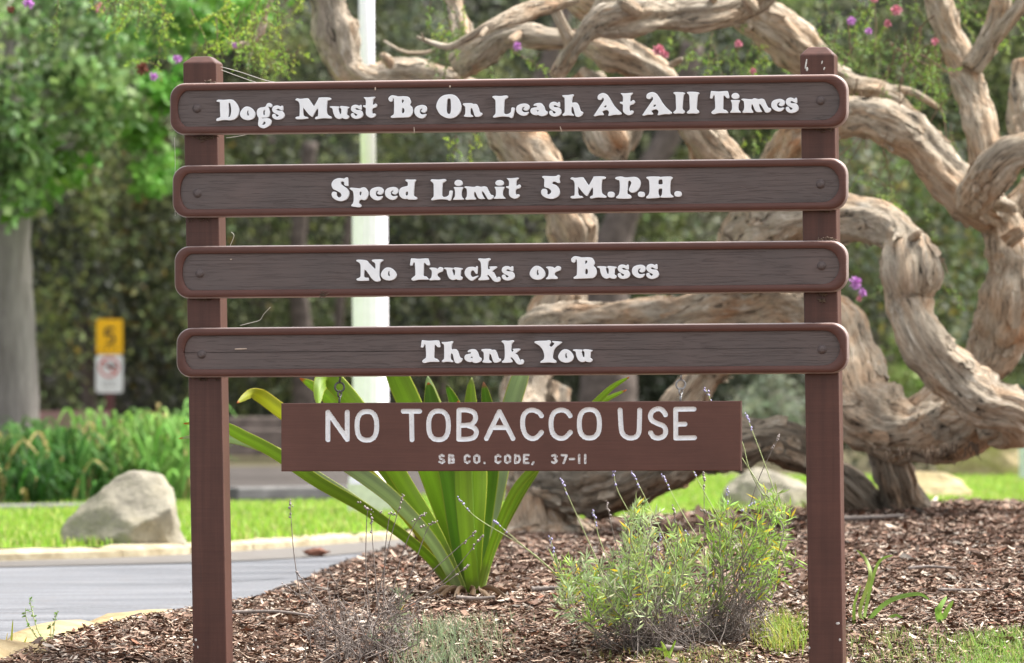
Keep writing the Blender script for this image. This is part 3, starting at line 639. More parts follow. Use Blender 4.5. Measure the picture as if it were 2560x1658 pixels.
for (bi, ch, crop, bb) in INST:
    gc_, loops = GL[ch]; L = [P2(s.lstrip('+')) for s in loops]
    allp = np.vstack(L); mn, mx = allp.min(0), allp.max(0)
    x0, y0, sc_ = CR[crop]
    cu = bpy.data.curves.new('letter', 'CURVE'); cu.dimensions = '2D'; cu.fill_mode = 'BOTH'
    for P in L:
        if bb is not None: P = (P - mn) / (mx - mn) * (np.array(bb[2:]) - np.array(bb[:2])) + np.array(bb[:2])
        P = catmull(P, 4, True) / sc_ + np.array([x0, y0])
        Q = np.array([S(px, py, 0.0)[[0, 2]] for px, py in P])
        sp = cu.splines.new('POLY'); sp.points.add(len(Q) - 1); sp.use_cyclic_u = True
        sp.points.foreach_set('co', np.c_[Q, np.zeros(len(Q)), np.ones(len(Q))].ravel())
    cu.extrude = 0.0050; cu.bevel_depth = 0.0011; cu.bevel_resolution = 1; cu.offset = -0.0008
    ob = bpy.data.objects.new('letter', cu); COL.objects.link(ob); temps.append((ob, bi, cu))
bpy.context.view_layer.update(); dg = bpy.context.evaluated_depsgraph_get()
for ob, bi, cu in temps:
    me = bpy.data.meshes.new_from_object(ob.evaluated_get(dg)); me.name = 'letter'
    n = len(me.vertices); co = np.zeros(n * 3); me.vertices.foreach_get('co', co); co = co.reshape(-1, 3)
    co = np.c_[co[:, 0], REC - 0.0052 - co[:, 2], co[:, 1]]; me.vertices.foreach_set('co', co.ravel()); me.update()
    me.materials.clear(); me.materials.append(M_WHITE)
    COL.objects.unlink(ob); bpy.data.objects.remove(ob); bpy.data.curves.remove(cu)
    link(bpy.data.objects.new('letter', me), board_objs[bi])

# ---- hanging board with routed letters
hang = sign_root('hanging_tobacco_sign', 'plain brown board hung on hooks with routed white NO TOBACCO USE lettering', 'sign')
def ell(cx, cy, w, h, n=28, p=2.5):
    a = np.linspace(0, 2 * math.pi, n + 1)
    return [(cx + w * np.sign(math.cos(q)) * abs(math.cos(q)) ** (2 / p), cy + h * np.sign(math.sin(q)) * abs(math.sin(q)) ** (2 / p)) for q in a]
cl = lambda L: [(x / 4.1754 + 700, y / 4.1754 + 1000) for x, y in L]
cm = lambda L: [(x / 3.7778 + 1240, y / 3.7778 + 1000) for x, y in L]
sm = lambda L: [tuple(p) for p in catmull(L, 5)]
BIG = [[cl([(500, 415), (500, 128)]), cl([(500, 128), (702, 412)]), cl([(702, 412), (702, 128)])], [cl(ell(907, 270, 103, 150))],
       [cl([(1287, 118), (1458, 118)]), cl([(1372, 118), (1378, 415)])], [cl(ell(1655, 265, 103, 150))],
       [cl([(1866, 410), (1868, 106)]), cl(sm([(1868, 106), (1950, 106), (2020, 130), (2042, 190), (2010, 245), (1950, 263), (1868, 266)])), cl(sm([(1950, 263), (2030, 296), (2050, 345), (2020, 392), (1950, 409), (1866, 410)]))],
       [[(1216.1, 1096.5), (1248.6, 1029)], [(1248.6, 1029), (1282.4, 1096.5)], [(1232, 1069), (1267, 1069)]],
       [cm(sm([(430, 150), (400, 115), (340, 95), (285, 115), (255, 170), (253, 250), (275, 320), (310, 355), (350, 365), (390, 350), (430, 305)]))],
       [cm(sm([(700, 150), (670, 110), (610, 95), (550, 120), (523, 180), (522, 260), (540, 320), (580, 355), (620, 363), (660, 350), (702, 305)]))],
       [cm(ell(882, 225, 95, 135))], [cm(sm([(1172, 95), (1180, 240), (1192, 310), (1230, 350), (1280, 360), (1325, 345), (1350, 300), (1355, 200), (1357, 95)]))],
       [cm(sm([(1600, 140), (1575, 100), (1530, 83), (1480, 105), (1458, 150), (1475, 195), (1530, 225), (1580, 245), (1602, 285), (1590, 335), (1540, 360), (1490, 350), (1460, 310)]))],
       [cm([(1870, 86), (1697, 88)]), cm([(1697, 88), (1698, 360)]), cm([(1698, 360), (1875, 357)]), cm([(1698, 230), (1785, 228)])]]
SMG = {'S': [[(.8, .15), (.5, 0), (.15, .15), (.2, .42), (.75, .58), (.85, .85), (.5, 1), (.1, .85)]], 'B': [[(.12, 0), (.12, 1)], [(.12, 0), (.75, .08), (.75, .4), (.12, .48)], [(.12, .48), (.88, .6), (.85, .92), (.12, 1)]],
       'C': [[(.88, .2), (.55, 0), (.12, .2), (.12, .8), (.55, 1), (.88, .8)]], 'O': [[(.5, 0), (.1, .2), (.1, .8), (.5, 1), (.9, .8), (.9, .2), (.5, 0)]], '.': [[(.5, .95), (.5, 1)]],
       'D': [[(.12, 0), (.12, 1)], [(.12, 0), (.7, .1), (.9, .5), (.7, .9), (.12, 1)]], 'E': [[(.85, 0), (.12, 0), (.12, 1), (.85, 1)], [(.12, .48), (.65, .48)]], ',': [[(.55, .92), (.35, 1.15)]],
       '3': [[(.1, .1), (.5, 0), (.85, .2), (.5, .45), (.9, .75), (.5, 1), (.1, .88)]], '7': [[(.05, .03), (.9, .03), (.4, 1)]], '-': [[(.1, .5), (.8, .5)]], '1': [[(.5, 0), (.5, 1)]]}
SMALL = []
for ch, cx_ in zip('SBCO.CODE,37-11', (1104.7, 1128.7, 1168, 1192, 1211, 1245, 1269, 1293.7, 1316, 1333, 1386.4, 1410.7, 1430.6, 1447.8, 1463)):
    SMALL.append([[(cx_ - 7.5 + 15 * x, 1137.5 + 20 * y) for x, y in st] for st in SMG[ch]])
HX0, HX1 = 702.5, 1852.5
hyt = line(703, 1008, 1852, 1002); hyb = line(703, 1179, 1852, 1177)
STEP = 1.5
gx = np.arange(HX0 + 3, HX1 - 3 + .01, STEP); nv = 112; gv = np.linspace(0, 1, nv + 1)
GX, GV = np.meshgrid(gx, gv); top_ = hyt(GX) + 3; bot_ = hyb(GX) - 3; GY = top_ * (1 - GV) + bot_ * GV
pts = np.stack([GX, GY], -1)
def sdf(strokes, r, pts):
    best = np.full(pts.shape[:-1], 1e9)
    for st in strokes:
        for (ax, ay), (bx, by) in zip(st[:-1], st[1:]):
            d = np.array([bx - ax, by - ay]); L = max(d.dot(d), 1e-9); w = pts - np.array([ax, ay])
            tt_ = np.clip((w @ d) / L, 0, 1); best = np.minimum(best, np.hypot(w[..., 0] - tt_ * d[0], w[..., 1] - tt_ * d[1]))
    return best - r
SD = np.full(GX.shape, 99.0); who = np.full(GX.shape, -1)
LET = [(s_, 6.1) for s_ in BIG] + [(s_, 3.0) for s_ in SMALL]
for li, (st, r) in enumerate(LET):
    ap = np.array([p for s_ in st for p in s_]); a0, a1 = ap.min(0) - 14, ap.max(0) + 14
    k = (GX > a0[0]) & (GX < a1[0]) & (GY > a0[1]) & (GY < a1[1])
    d = sdf(st, r, pts[k]); cur = SD[k]; w_ = who[k]; better = d < cur
    cur[better] = d[better]; w_[better] = li; SD[k] = cur; who[k] = w_
# snap grid points lying near an outline onto it
gyx = np.gradient(SD, axis=1) / STEP; gyy = np.gradient(SD, axis=0) / (GY[1, 0] - GY[0, 0])
nrm = np.hypot(gyx, gyy) + 1e-6; k = np.abs(SD) < 0.8
GX2 = np.where(k, GX - SD * gyx / nrm ** 2 * .9, GX); GY2 = np.where(k, GY - SD * gyy / nrm ** 2 * .9, GY)
SDs = np.where(k, 0, SD)
def Sarr(PX, PY, y=0.0):
    d = fw[None] + ((PX - 1280) / FPX).ravel()[:, None] * rt[None] - ((PY - 829) / FPX).ravel()[:, None] * up[None]
    p0 = SP0 + ey * y; tt_ = (p0 - CAM).dot(ey) / (d @ ey); q = CAM + d * tt_[:, None] - SORG
    return np.stack([q @ ex, q @ ey, q @ ez], 1)
BASE = Sarr(GX2, GY2); ny, nx = GX.shape; idx = np.arange(ny * nx).reshape(ny, nx)
cells = np.stack([idx[:-1, :-1], idx[1:, :-1], idx[1:, 1:], idx[:-1, 1:]], -1).reshape(-1, 4)
cm_ = (SDs[:-1, :-1] + SDs[1:, :-1] + SDs[1:, 1:] + SDs[:-1, 1:]).ravel(); inside = cm_ < -1e-6
whoc = who[:-1, :-1].ravel()
def compact(V, F, extra=None):
    u, inv = np.unique(F, return_inverse=True); return V[u], inv.reshape(F.shape), u
# front (one mesh with the edges, ends and back of the plank)
V, F, _ = compact(BASE, cells[~inside])
rim = [(gx[i], True) for i in range(nx)]
edge_idx = list(idx[0, :]) + list(idx[1:, -1]) + list(idx[-1, -2::-1]) + list(idx[-2:0:-1, 0])
EB = BASE[edge_idx]; cen = EB.mean(0)
grow = EB - cen; gz = np.where(grow[:, 2] > 0, 1, -1) * (np.isin(edge_idx, np.r_[idx[0], idx[-1]])); gxs = np.where(grow[:, 0] > 0, 1, -1) * (np.isin(edge_idx, np.r_[idx[:, 0], idx[:, -1]]))
E1 = EB + np.c_[gxs * .0012, np.full(len(EB), .0002), gz * .0012]; E2 = EB + np.c_[gxs * .0030, np.full(len(EB), .0030), gz * .0030]; E3 = E2 + np.array([0, THK - .006, 0]); E4 = EB + np.array([0, THK, 0])
m = len(EB); VV = np.vstack([EB, E1, E2, E3, E4]); FF = [(k_ * m + i, k_ * m + (i + 1) % m, (k_ + 1) * m + (i + 1) % m, (k_ + 1) * m + i) for k_ in range(4) for i in range(m)] + [tuple(4 * m + i for i in range(m))]
bmv = np.vstack([V, VV]); bmf = [tuple(f) for f in F] + [tuple(i + len(V) for i in f) for f in FF]
hb = mesh('board', bmv, bmf, M_HANG, hang, smooth=False)
for li, (st, r) in enumerate(LET):
    near = (whoc == li) & ((SD[:-1, :-1] < 2.2).ravel())
    f = cells[near]
    if not len(f): continue
    dep = np.where(SD < 0, np.sqrt(np.clip(1 - ((SD + r) / r) ** 2, 0, 1)), 0) * r / 933 * 0.5 + 0.0010
    VB = Sarr(GX, GY); VB[:, 1] = dep.ravel()
    V, F, _ = compact(VB, f)
    mesh('letter', V, F, M_ROUT if r > 4 else M_WORN, hb)
# eyes and hooks
def torus_pts(c, r, ax, n=24, a0=0, a1=2 * math.pi):
    return [np.array(c) + r * (math.cos(q) * np.array(ax[0]) + math.sin(q) * np.array(ax[1])) for q in np.linspace(a0, a1, n)]
X_, Y_, Z_ = np.eye(3)
for (cx_, cy_, yb_, yt_, mat) in ((849, 968, 947, 1006, M_IRON), (1702, 962, 936, 1003, M_GALV)):
    ym = THK * .5; c = S(cx_, cy_, ym); tp = S(cx_ + 2, yb_ - 4, ym); lo = S(cx_ - 1, yt_ + 4, ym)
    Vt, Ft, _ = join([tube(torus_pts(c, .0125, (X_ * .92 + Y_ * .4, Z_)), .0028, 8, False), tube([tp, c + Z_ * .0125], .003, 8)])
    mesh('screw_eye', Vt, Ft, mat, board_objs[3])
    c2 = c - Z_ * .0125 - Z_ * .006
    Vt, Ft, _ = join([tube(torus_pts(c2, .0085, (X_ * .35 + Y_ * .93, Z_)), .0026, 8, False), tube([c2 - Z_ * .0085, lo], .003, 8)])
    mesh('hook', Vt, Ft, mat, hang)
# cobweb and debris caught on the sign
M_WEB = m_plain('cobweb', (0.5, 0.48, 0.44), 0.7); M_DEB = m_plain('debris', (0.12, 0.085, 0.06), 0.9, var=.4)
def thread(pts, r, y, mat, name, parent):
    P = catmull([S(px, py, y) for px, py in pts], 6); V, F = tube(P, r, 4); return mesh(name, V, F, mat, parent)
for pts in ([(552, 167), (600, 180), (660, 200), (690, 206)], [(553, 175), (610, 196), (640, 206)], [(436, 344), (438, 400), (437, 470), (438, 540)], [(565, 345), (590, 342), (620, 336)],
            [(600, 814), (632, 806), (650, 800), (660, 785), (676, 768)], [(575, 615), (585, 590), (578, 580)]):
    thread(pts, .0007, THK, M_WEB, 'cobweb', sign)
for (cx_, cy_, w_, par, y_) in ((515, 340, 26, 0, THK), (505, 347, 20, 0, THK), (505, 547, 26, 1, THK), (505, 748, 22, 2, THK), (508, 947, 26, 3, THK), (812, 738, 9, 2, .004), (2054, 322, 20, 0, THK), (2054, 735, 9, 2, THK - .002), (2056, 752, 8, 2, THK - .002), (2060, 528, 14, 1, THK), (520, 205, 16, 0, .02), (2066, 598, 22, 2, .02)):
    Q = []
    for k_ in range(16):
        a = rng.uniform(0, 6.28); c0 = np.array([cx_ + rng.normal(0, w_ * .5), cy_ + rng.normal(0, 2.5)]); l_ = rng.uniform(4, 12)
        Q.append(tube([S(c0[0], c0[1], y_ - .004), S(c0[0] + l_ * .5 * math.cos(a), c0[1] + l_ * .25 * math.sin(a), y_ - .008), S(c0[0] + l_ * math.cos(a), c0[1] + l_ * .6 * math.sin(a), y_ - .003)], .0011, 4))
    V, F, _ = join(Q); mesh('debris', V, F, M_DEB, board_objs[par])

# ------------------------------------------------------------------ the twisted paperbark tree
def m_bark(name, k):
    t = NT(name, 0.9, 0.15)
    b1 = t.noise(t.coord('bark', (1, 1, .6)), 4.0, 6, 0.62, 1.2)          # big patches
    b2 = t.noise(t.coord('bark', (30, 30, 6.5)), 1.0, 7, 0.68, 1.8)       # wavy fibres
    b3 = t.noise(t.coord('bark', (110, 110, 26)), 1.0, 4, 0.7, 1.0)
    cc = t.ramp(b1, [(0.30, (0.29, 0.25, 0.205)), (0.46, (0.45, 0.385, 0.31)), (0.60, (0.47, 0.345, 0.245)), (0.73, (0.42, 0.225, 0.12))])
    cc = t.mix(t.ramp(b2, [(0.55, 0.0), (0.70, 0.8)]), cc, (0.72, 0.67, 0.59))
    cc = t.mix(1.0, cc, t.ramp(b2, [(0.34, 0.12), (0.45, 1.0)]), 'MULTIPLY')
    cc = t.mix(1.0, cc, t.ramp(b3, [(0.32, 0.55), (0.52, 1.08)]), 'MULTIPLY')
    t.bump(t.mix(0.4, b2, b3), 1.0, 0.03); return t.color(t.mix(1.0, cc, (k, k * .98, k * .95), 'MULTIPLY'))
M_BARK = m_bark('paper_bark', 1.0); M_BARKOLD = m_bark('old_grey_bark', .55)      # the oldest stems carry darker, shaggier bark

def limb(path, D=None, step=0.028, sides=36, amp=0.10, ridge=0.10, twist=1.6, seed=0, taper_end=True, off=None, flakes=None, wob=.26, kn=1.0):
    "path of (Vx, Vy, width V px, depth); a twisted, fibrous limb"
    Q = np.array([list(p) + [D] if len(p) == 3 else p for p in path], float)
    W = np.array([np.r_[vpix(x, y, d), w * VS / FPX * d / 2] for x, y, w, d in Q])
    Cc = catmull(W, 10); s_ = np.concatenate([[0], np.cumsum(np.linalg.norm(np.diff(Cc[:, :3], axis=0), axis=1))])
    n = max(6, int(s_[-1] / step)); ss = np.linspace(0, s_[-1], n)
    C = np.stack([np.interp(ss, s_, Cc[:, k]) for k in range(4)], 1)
    P = C[:, :3].copy(); R = np.maximum(C[:, 3], .003)
    for i in range(n):       # little wobbles of the axis
        v = mnoise.noise_vector(Vector((ss[i] * 3.2, seed * 7.3, 1.7))); P[i] += np.array(v) * R[i] * wob
    T, N, B = frames(P); th = np.linspace(0, 2 * math.pi, sides, endpoint=False)
    V = np.zeros((n, sides, 3)); U = np.zeros((n, sides, 3))
    for i in range(n):
        tw = twist * ss[i] / max(R[i] * 8, .2) * .35
        knob = 1 + kn * 0.30 * mnoise.noise(Vector((ss[i] * 5.5, seed * 3.3, 9))) + kn * .14 * mnoise.noise(Vector((ss[i] * 13, seed * 1.3, 4)))
        w1 = .06 * mnoise.noise(Vector((ss[i] * 6, seed, 0)))
        for j in range(sides):
            a = th[j] + tw; q = (math.cos(a), math.sin(a)); m_ = R[i]
            f1 = mnoise.noise(Vector((q[0] * 1.2 + seed * 5, q[1] * 1.2, ss[i] * 3.2)))
            f2 = mnoise.noise(Vector((q[0] * m_ * 34 + seed * 5, q[1] * m_ * 34, ss[i] * 5 + w1 * 8)))
            f3 = abs(mnoise.noise(Vector((q[0] * m_ * 70 + seed, q[1] * m_ * 70, ss[i] * 12))))
            f4 = mnoise.noise(Vector((q[0] * m_ * 60 + 3, q[1] * m_ * 60 + seed, ss[i] * 40)))
            r = R[i] * knob * (1 + amp * 1.9 * f1 + ridge * 1.7 * f2 - ridge * 1.5 * f3 + ridge * .5 * f4)
            V[i, j] = P[i] + r * (math.cos(th[j]) * N[i] + math.sin(th[j]) * B[i])
            U[i, j] = (q[0] * R[i] + seed * .37, q[1] * R[i] + seed * .21, ss[i] * .9 + seed)
    Vf = V.reshape(-1, 3); k = np.arange(n * sides).reshape(n, sides); kn = np.roll(k, -1, 1)
    F = [tuple(x) for x in np.stack([k[:-1], kn[:-1], kn[1:], k[1:]], -1).reshape(-1, 4)]
    F.append(tuple(k[0][::-1])); F.append(tuple(k[-1]))
    if flakes is not None and R.mean() > .02:
        for z in range(int(s_[-1] * 26)):
            i0 = rng.integers(1, max(2, n - 14)); ln = int(rng.integers(4, 13)); j0 = int(rng.integers(0, sides)); wj = int(rng.integers(2, 6)); tw_ = rng.uniform(-.5, .5)
            fv, fu = [], []; lift_e = rng.uniform(.06, .30); side = rng.integers(0, 2)
            for a_ in range(ln):
                i = min(i0 + a_, n - 1); e = abs(2 * a_ / (ln - 1) - 1) if rng.random() < 0 else a_ / (ln - 1)
                wid = wj * (1 - .55 * abs(2 * a_ / (ln - 1) - 1) ** 2) * (1 + rng.uniform(-.2, .2))
                for b_ in range(4):
                    j = int(round(j0 + a_ * tw_ + (b_ / 3 - .5) * wid)) % sides
                    lf = 1.012 + lift_e * (e ** 2.5) * .6 + (.05 if (b_ == 0) == bool(side) and b_ in (0, 3) else 0)
                    fv.append(P[i] + (V[i, j] - P[i]) * lf); fu.append(U[i, j] + np.array([1.3, .7, 2.1]))
            flakes.append((np.array(fv), [(q * 4 + k, q * 4 + k + 1, q * 4 + k + 5, q * 4 + k + 4) for q in range(ln - 1) for k in range(3)], np.array(fu)))
    return Vf, F, U.reshape(-1, 3)
tree_base = vpix(1250, 1242, 24.5); tree_base[2] = float(mulch_z(tree_base[0], tree_base[1]))
tree = empty('paperbark_tree', tree_base, 'old twisted paperbark tree with looping pale peeling limbs behind the sign', 'tree')
LIMBS = [
 ('trunk', [(1266, 1330, 330, 24.2), (1262, 1262, 235, 24.2), (1255, 1205, 180, 24.2), (1248, 1150, 150, 24.3), (1235, 1060, 120, 24.6), (1215, 960, 105, 24.8), (1215, 890, 95, 24.9), (1270, 800, 95, 25), (1310, 700, 104, 25), (1325, 600, 106, 25), (1318, 530, 106, 25), (1270, 430, 112, 25), (1200, 345, 118, 25), (1150, 260, 90, 25), (1070, 205, 72, 25), (1000, 178, 62, 25), (930, 168, 64, 25), (862, 182, 76, 25), (812, 158, 86, 25), (785, 90, 92, 25), (765, 10, 94, 25), (745, -90, 90, 25)]),
 ('trunk', [(1225, 1115, 120, 24.3), (1300, 1135, 130, 24.1), (1400, 1130, 140, 24), (1500, 1112, 128, 23.9), (1600, 1070, 108, 23.8), (1700, 1040, 112, 23.6), (1790, 1022, 100, 23.6), (1865, 1052, 88, 23.6), (1930, 1105, 84, 23.6), (2000, 1165, 90, 23.6), (2075, 1225, 100, 23.7), (2130, 1290, 110, 23.7)]),
 ('limb', [(1228, 775, 60, 24.4), (1262, 752, 78, 24.3), (1350, 752, 84, 24.2), (1500, 738, 92, 24.1), (1640, 722, 104, 24), (1760, 716, 112, 23.9), (1870, 722, 116, 23.8), (1950, 765, 128, 23.7), (1990, 850, 140, 23.6), (2005, 930, 146, 23.5), (2070, 1000, 148, 23.4), (2150, 1015, 138, 23.3), (2240, 1000, 132, 23.2), (2300, 975, 128, 23.1), (2338, 955, 118, 23.0)]),
 ('limb', [(1750, 640, 120, 23.9), (1755, 560, 170, 23.7), (1790, 520, 150, 23.5), (1880, 508, 98, 23.3), (1965, 503, 96, 23.2), (2045, 520, 104, 23.1), (2100, 560, 112, 23.0), (2116, 630, 112, 22.9), (2110, 710, 104, 22.9), (2140, 790, 116, 22.8), (2205, 870, 122, 22.8), (2280, 925, 128, 22.8), (2342, 948, 120, 22.8), (2352, 985, 90, 22.9), (2300, 1000, 80, 23)]),
 ('limb', [(1755, 540, 120, 23.9), (1790, 440, 108, 23.9), (1828, 345, 98, 23.8), (1900, 285, 92, 23.7), (1990, 262, 90, 23.6), (2060, 272, 100, 23.5), (2130, 325, 102, 23.5), (2200, 400, 96, 23.5), (2258, 455, 96, 23.5), (2310, 500, 104, 23.6), (2340, 580, 112, 23.6), (2345, 690, 112, 23.6), (2318, 790, 112, 23.7), (2262, 862, 92, 23.7), (2180, 925, 84, 23.6), (2110, 985, 84, 23.5)]),
 ('limb', [(2260, 470, 80, 23.2), (2292, 420, 86, 23.0), (2340, 362, 84, 22.9), (2400, 340, 80, 22.9)]),
 ('limb', [(2420, 430, 100, 23.8), (2390, 540, 120, 23.8), (2385, 650, 130, 23.8), (2350, 790, 110, 23.9)]),
 ('limb', [(2300, 440, 74, 23.8), (2288, 340, 76, 23.8), (2262, 230, 76, 23.9), (2228, 130, 72, 24), (2192, 45, 62, 24), (2160, -60, 54, 24)]),
 ('limb', [(2252, 160, 50, 23.9), (2295, 95, 58, 23.9), (2318, 30, 56, 23.9), (2330, -50, 40, 23.9)]),
 ('limb', [(2300, 100, 40, 23.9), (2350, 40, 36, 23.8), (2400, -20, 34, 23.8)]),
 ('limb', [(2395, 330, 80, 24.6), (2372, 240, 64, 24.7), (2385, 150, 56, 24.8)]),
 ('limb', [(1288, 182, 30, 22.9), (1310, 155, 36, 22.9), (1345, 105, 44, 22.8), (1392, 55, 66, 22.8), (1470, 34, 88, 22.8), (1560, 42, 80, 22.9), (1650, 38, 84, 22.9), (1720, 12, 78, 23), (1790, -30, 80, 23), (1880, -90, 80, 23)]),
 ('limb', [(1322, 140, 26, 22.9), (1326, 100, 28, 22.8), (1306, 55, 26, 22.8), (1288, 15, 24, 22.8), (1280, -40, 26, 22.8)]),
 ('limb', [(968, 86, 9, 22.3), (1000, 98, 12, 22.3), (1045, 108, 16, 22.3), (1085, 88, 20, 22.3), (1130, 62, 26, 22.3), (1190, 36, 38, 22.4), (1260, 12, 46, 22.5), (1330, -20, 52, 22.6)]),
 ('limb', [(1075, 150, 66, 23.9), (1120, 110, 72, 23.8), (1190, 78, 62, 23.7), (1270, 88, 62, 23.6), (1340, 92, 70, 23.6), (1420, 112, 92, 23.5), (1500, 160, 96, 23.5), (1570, 230, 92, 23.5), (1640, 325, 90, 23.6), (1705, 410, 96, 23.7), (1750, 500, 120, 23.7)]),
 ('limb', [(1100, 135, 50, 24), (1072, 70, 46, 24.1), (1058, 10, 40, 24.2), (1045, -50, 38, 24.2)]),
 ('limb', [(1360, 200, 90, 23.6), (1395, 260, 104, 23.5), (1418, 315, 108, 23.4), (1432, 350, 78, 23.4), (1440, 378, 40, 23.4)]),
 ('limb', [(1455, 345, 40, 23.5), (1475, 300, 44, 23.5), (1500, 240, 44, 23.5), (1520, 180, 40, 23.5)]),
 ('limb', [(1290, 905, 78, 25.2), (1285, 1000, 84, 25.1), (1275, 1100, 92, 25)]),
 ('limb', [(1560, 960, 84, 25), (1610, 905, 88, 25), (1660, 845, 92, 25), (1740, 765, 90, 24.8)]),
 ('trunk', [(2112, 1290, 230, 23.6), (2110, 1215, 165, 23.6), (2102, 1165, 118, 23.6), (2082, 1095, 104, 23.5), (2060, 1030, 110, 23.5)]),
 ('limb', [(1660, -40, 100, 24.2), (1740, 30, 104, 24.2), (1820, 88, 100, 24.2), (1880, 140, 84, 24.3), (1960, 190, 56, 24.4), (2060, 220, 44, 24.5), (2150, 300, 40, 24.6)]),
 ('limb', [(1340, -40, 120, 24.4), (1420, 10, 110, 24.3), (1500, -20, 90, 24.3)]),
 ('branch', [(530, 106, 14, 23), (570, 104, 14, 23), (605, 75, 20, 23), (615, 35, 14, 23), (640, -20, 12, 23)]),
 ('branch', [(890, 95, 8, 24.5), (940, 122, 10, 24.5), (1000, 120, 10, 24.5), (1040, 95, 9, 24.5)]),
 ('branch', [(1990, 190, 20, 24.6), (2060, 205, 22, 24.6), (2120, 215, 18, 24.6), (2180, 250, 14, 24.6)]),
 ('branch', [(1370, 60, 30, 23.4), (1400, 10, 34, 23.4), (1440, -40, 34, 23.4)]),
]
FLK = []
for q, (nm, path) in enumerate(LIMBS):
    thin = max(p[2] for p in path) < 30
    V, F, U = limb(path, seed=q + 1, step=0.014 if not thin else .03, sides=56 if not thin else 12, ridge=.12 if not thin else .05, amp=.12 if not thin else .1, flakes=FLK)
    mesh(nm, V, F, M_BARKOLD if q in (1, 18, 20) else M_BARK, tree, tree_base, vec=U)
fu = np.vstack([f[2] for f in FLK]); V, F, _ = join([(f[0], f[1]) for f in FLK]); tag(mesh('bark_flakes', V, F, M_BARK, tree, tree_base, vec=fu), kind='stuff')
# short broken stubs
for q, (x, y, dx, dy, w, d) in enumerate(((905, 150, -20, -22, 24, 24.9), (1750, 20, -22, -30, 30, 22.9), (1655, 10, 10, -40, 22, 22.9), (2275, 420, -6, 26, 26, 23.0), (2320, 470, 40, 14, 40, 23.2), (1480, 25, -40, -25, 34, 22.7), (1210, 80, -26, 16, 22, 23.6), (1560, 150, 24, -14, 16, 23.4), (2118, 560, 18, -18, 26, 22.9), (2345, 560, 34, -26, 44, 23.3), (1130, 65, -14, 20, 14, 22.3), (985, 95, -6, -18, 6, 22.3))):
    V, F, U = limb([(x, y, w, d), (x + dx * .6, y + dy * .6, w * .9, d - .05), (x + dx, y + dy, w * .6, d - .08)], seed=60 + q, step=.012, sides=20, ridge=.12, amp=.15); mesh('branch_stub', V, F, M_BARK, tree, tree_base, vec=U)
# hanging shreds of bark under the big elbow
Q = []
for k in range(46):
    u = rng.uniform(2050, 2330); v = 1055 - (u - 2050) * .12 + rng.uniform(-12, 6)
    p = vpix(u, v, 22.95 + rng.uniform(0, .15)); l = rng.uniform(.02, .07)
    Q.append(tube([p, p + np.array([rng.normal(0, .006), 0, -l * .5]), p + np.array([rng.normal(0, .014), 0, -l])], [.004, .003, .0008], 4))
V, F, _ = join(Q); tag(mesh('bark_shreds', V, F, M_DEB, tree, tree_base), kind='stuff')

# fine leafy twigs with tiny leaves
M_TINY = m_leaf('tiny_leaf', 0.4); M_TWIG = m_plain('twig', (0.13, 0.085, 0.055), 0.9, var=.3)
TW, LC, LA, LS, LCOL = [], [], [], [], []
def twig(p0, length, direction, droop, leaf, col, r=.0022, density=95, sparse=0.0):
    n = 9; P = [np.array(p0)]; d = np.array(direction, float); d /= np.linalg.norm(d); st = length / n
    for i in range(n):
        d = d + np.array([rng.normal(0, .16), rng.normal(0, .16), rng.normal(0, .08) - droop]); d /= np.linalg.norm(d); P.append(P[-1] + d * st)
    P = np.array(P); TW.append(tube(P, np.linspace(r, r * .4, n + 1), 4, False))
    m = int(length * density); 
    if m < 1: return P
    tt_ = np.sort(rng.uniform(.08 + sparse, 1.0, m)); f = tt_ * n; i0 = np.minimum(f.astype(int), n - 1)
    c = P[i0] + (P[i0 + 1] - P[i0]) * (f - i0)[:, None]; ax = P[i0 + 1] - P[i0]; ax /= np.linalg.norm(ax, axis=1)[:, None]
    a = ax * .75 + rand_unit(m) * .8; a /= np.linalg.norm(a, axis=1)[:, None]
    LC.append(c); LA.append(a); LS.append(leaf * rng.uniform(.6, 1.25, m)); LCOL.append(vary(col, m, .3))
    return P
GRN = [(0.16, 0.27, 0.05), (0.24, 0.38, 0.05), (0.12, 0.20, 0.06), (0.34, 0.46, 0.05)]
def twig_region(n, x0, x1, y0, y1, D0, D1, lmin, lmax, ws, dirz=-.7, sprigs=2):
    for k in range(n):
        p = vpix(rng.uniform(x0, x1), rng.uniform(y0, y1), rng.uniform(D0, D1)); L = rng.uniform(lmin, lmax)
        col = GRN[rng.choice(4, p=ws)]
        P = twig(p, L, (rng.normal(0, .5), rng.normal(0, .4), dirz + rng.normal(0, .3)), .04, .017, col, density=190)
        for z in range(sprigs):
            i = rng.integers(2, 8); twig(P[i], L * rng.uniform(.3, .55), (rng.normal(0, .8), rng.normal(0, .5), -.4 + rng.normal(0, .5)), .05, .016, col, .0014, 230)
twig_region(26, 300, 700, -60, 40, 21.5, 24, .10, .32, (.25, .35, .1, .3))
twig_region(16, 120, 330, -80, 0, 22, 25, .1, .28, (.3, .4, .1, .2))
twig_region(10, 480, 700, 20, 90, 21.6, 22.6, .08, .2, (.05, .4, 0, .55))
twig_region(8, 560, 720, 80, 140, 22, 24, .08, .16, (.3, .3, .2, .2))
twig_region(9, 1000, 1080, -30, 110, 23, 25, .1, .25, (.3, .3, .3, .1))
twig_region(8, 1040, 1260, 60, 140, 23.5, 25, .06, .16, (.4, .3, .3, 0))
twig_region(26, 1560, 1880, 20, 150, 23.8, 26, .08, .2, (.45, .25, .3, 0))
twig_region(46, 1880, 2200, -60, 160, 23.5, 26.5, .12, .32, (.45, .2, .35, 0))
twig_region(24, 1960, 2300, 150, 420, 24.4, 26.5, .10, .3, (.45, .2, .35, 0))
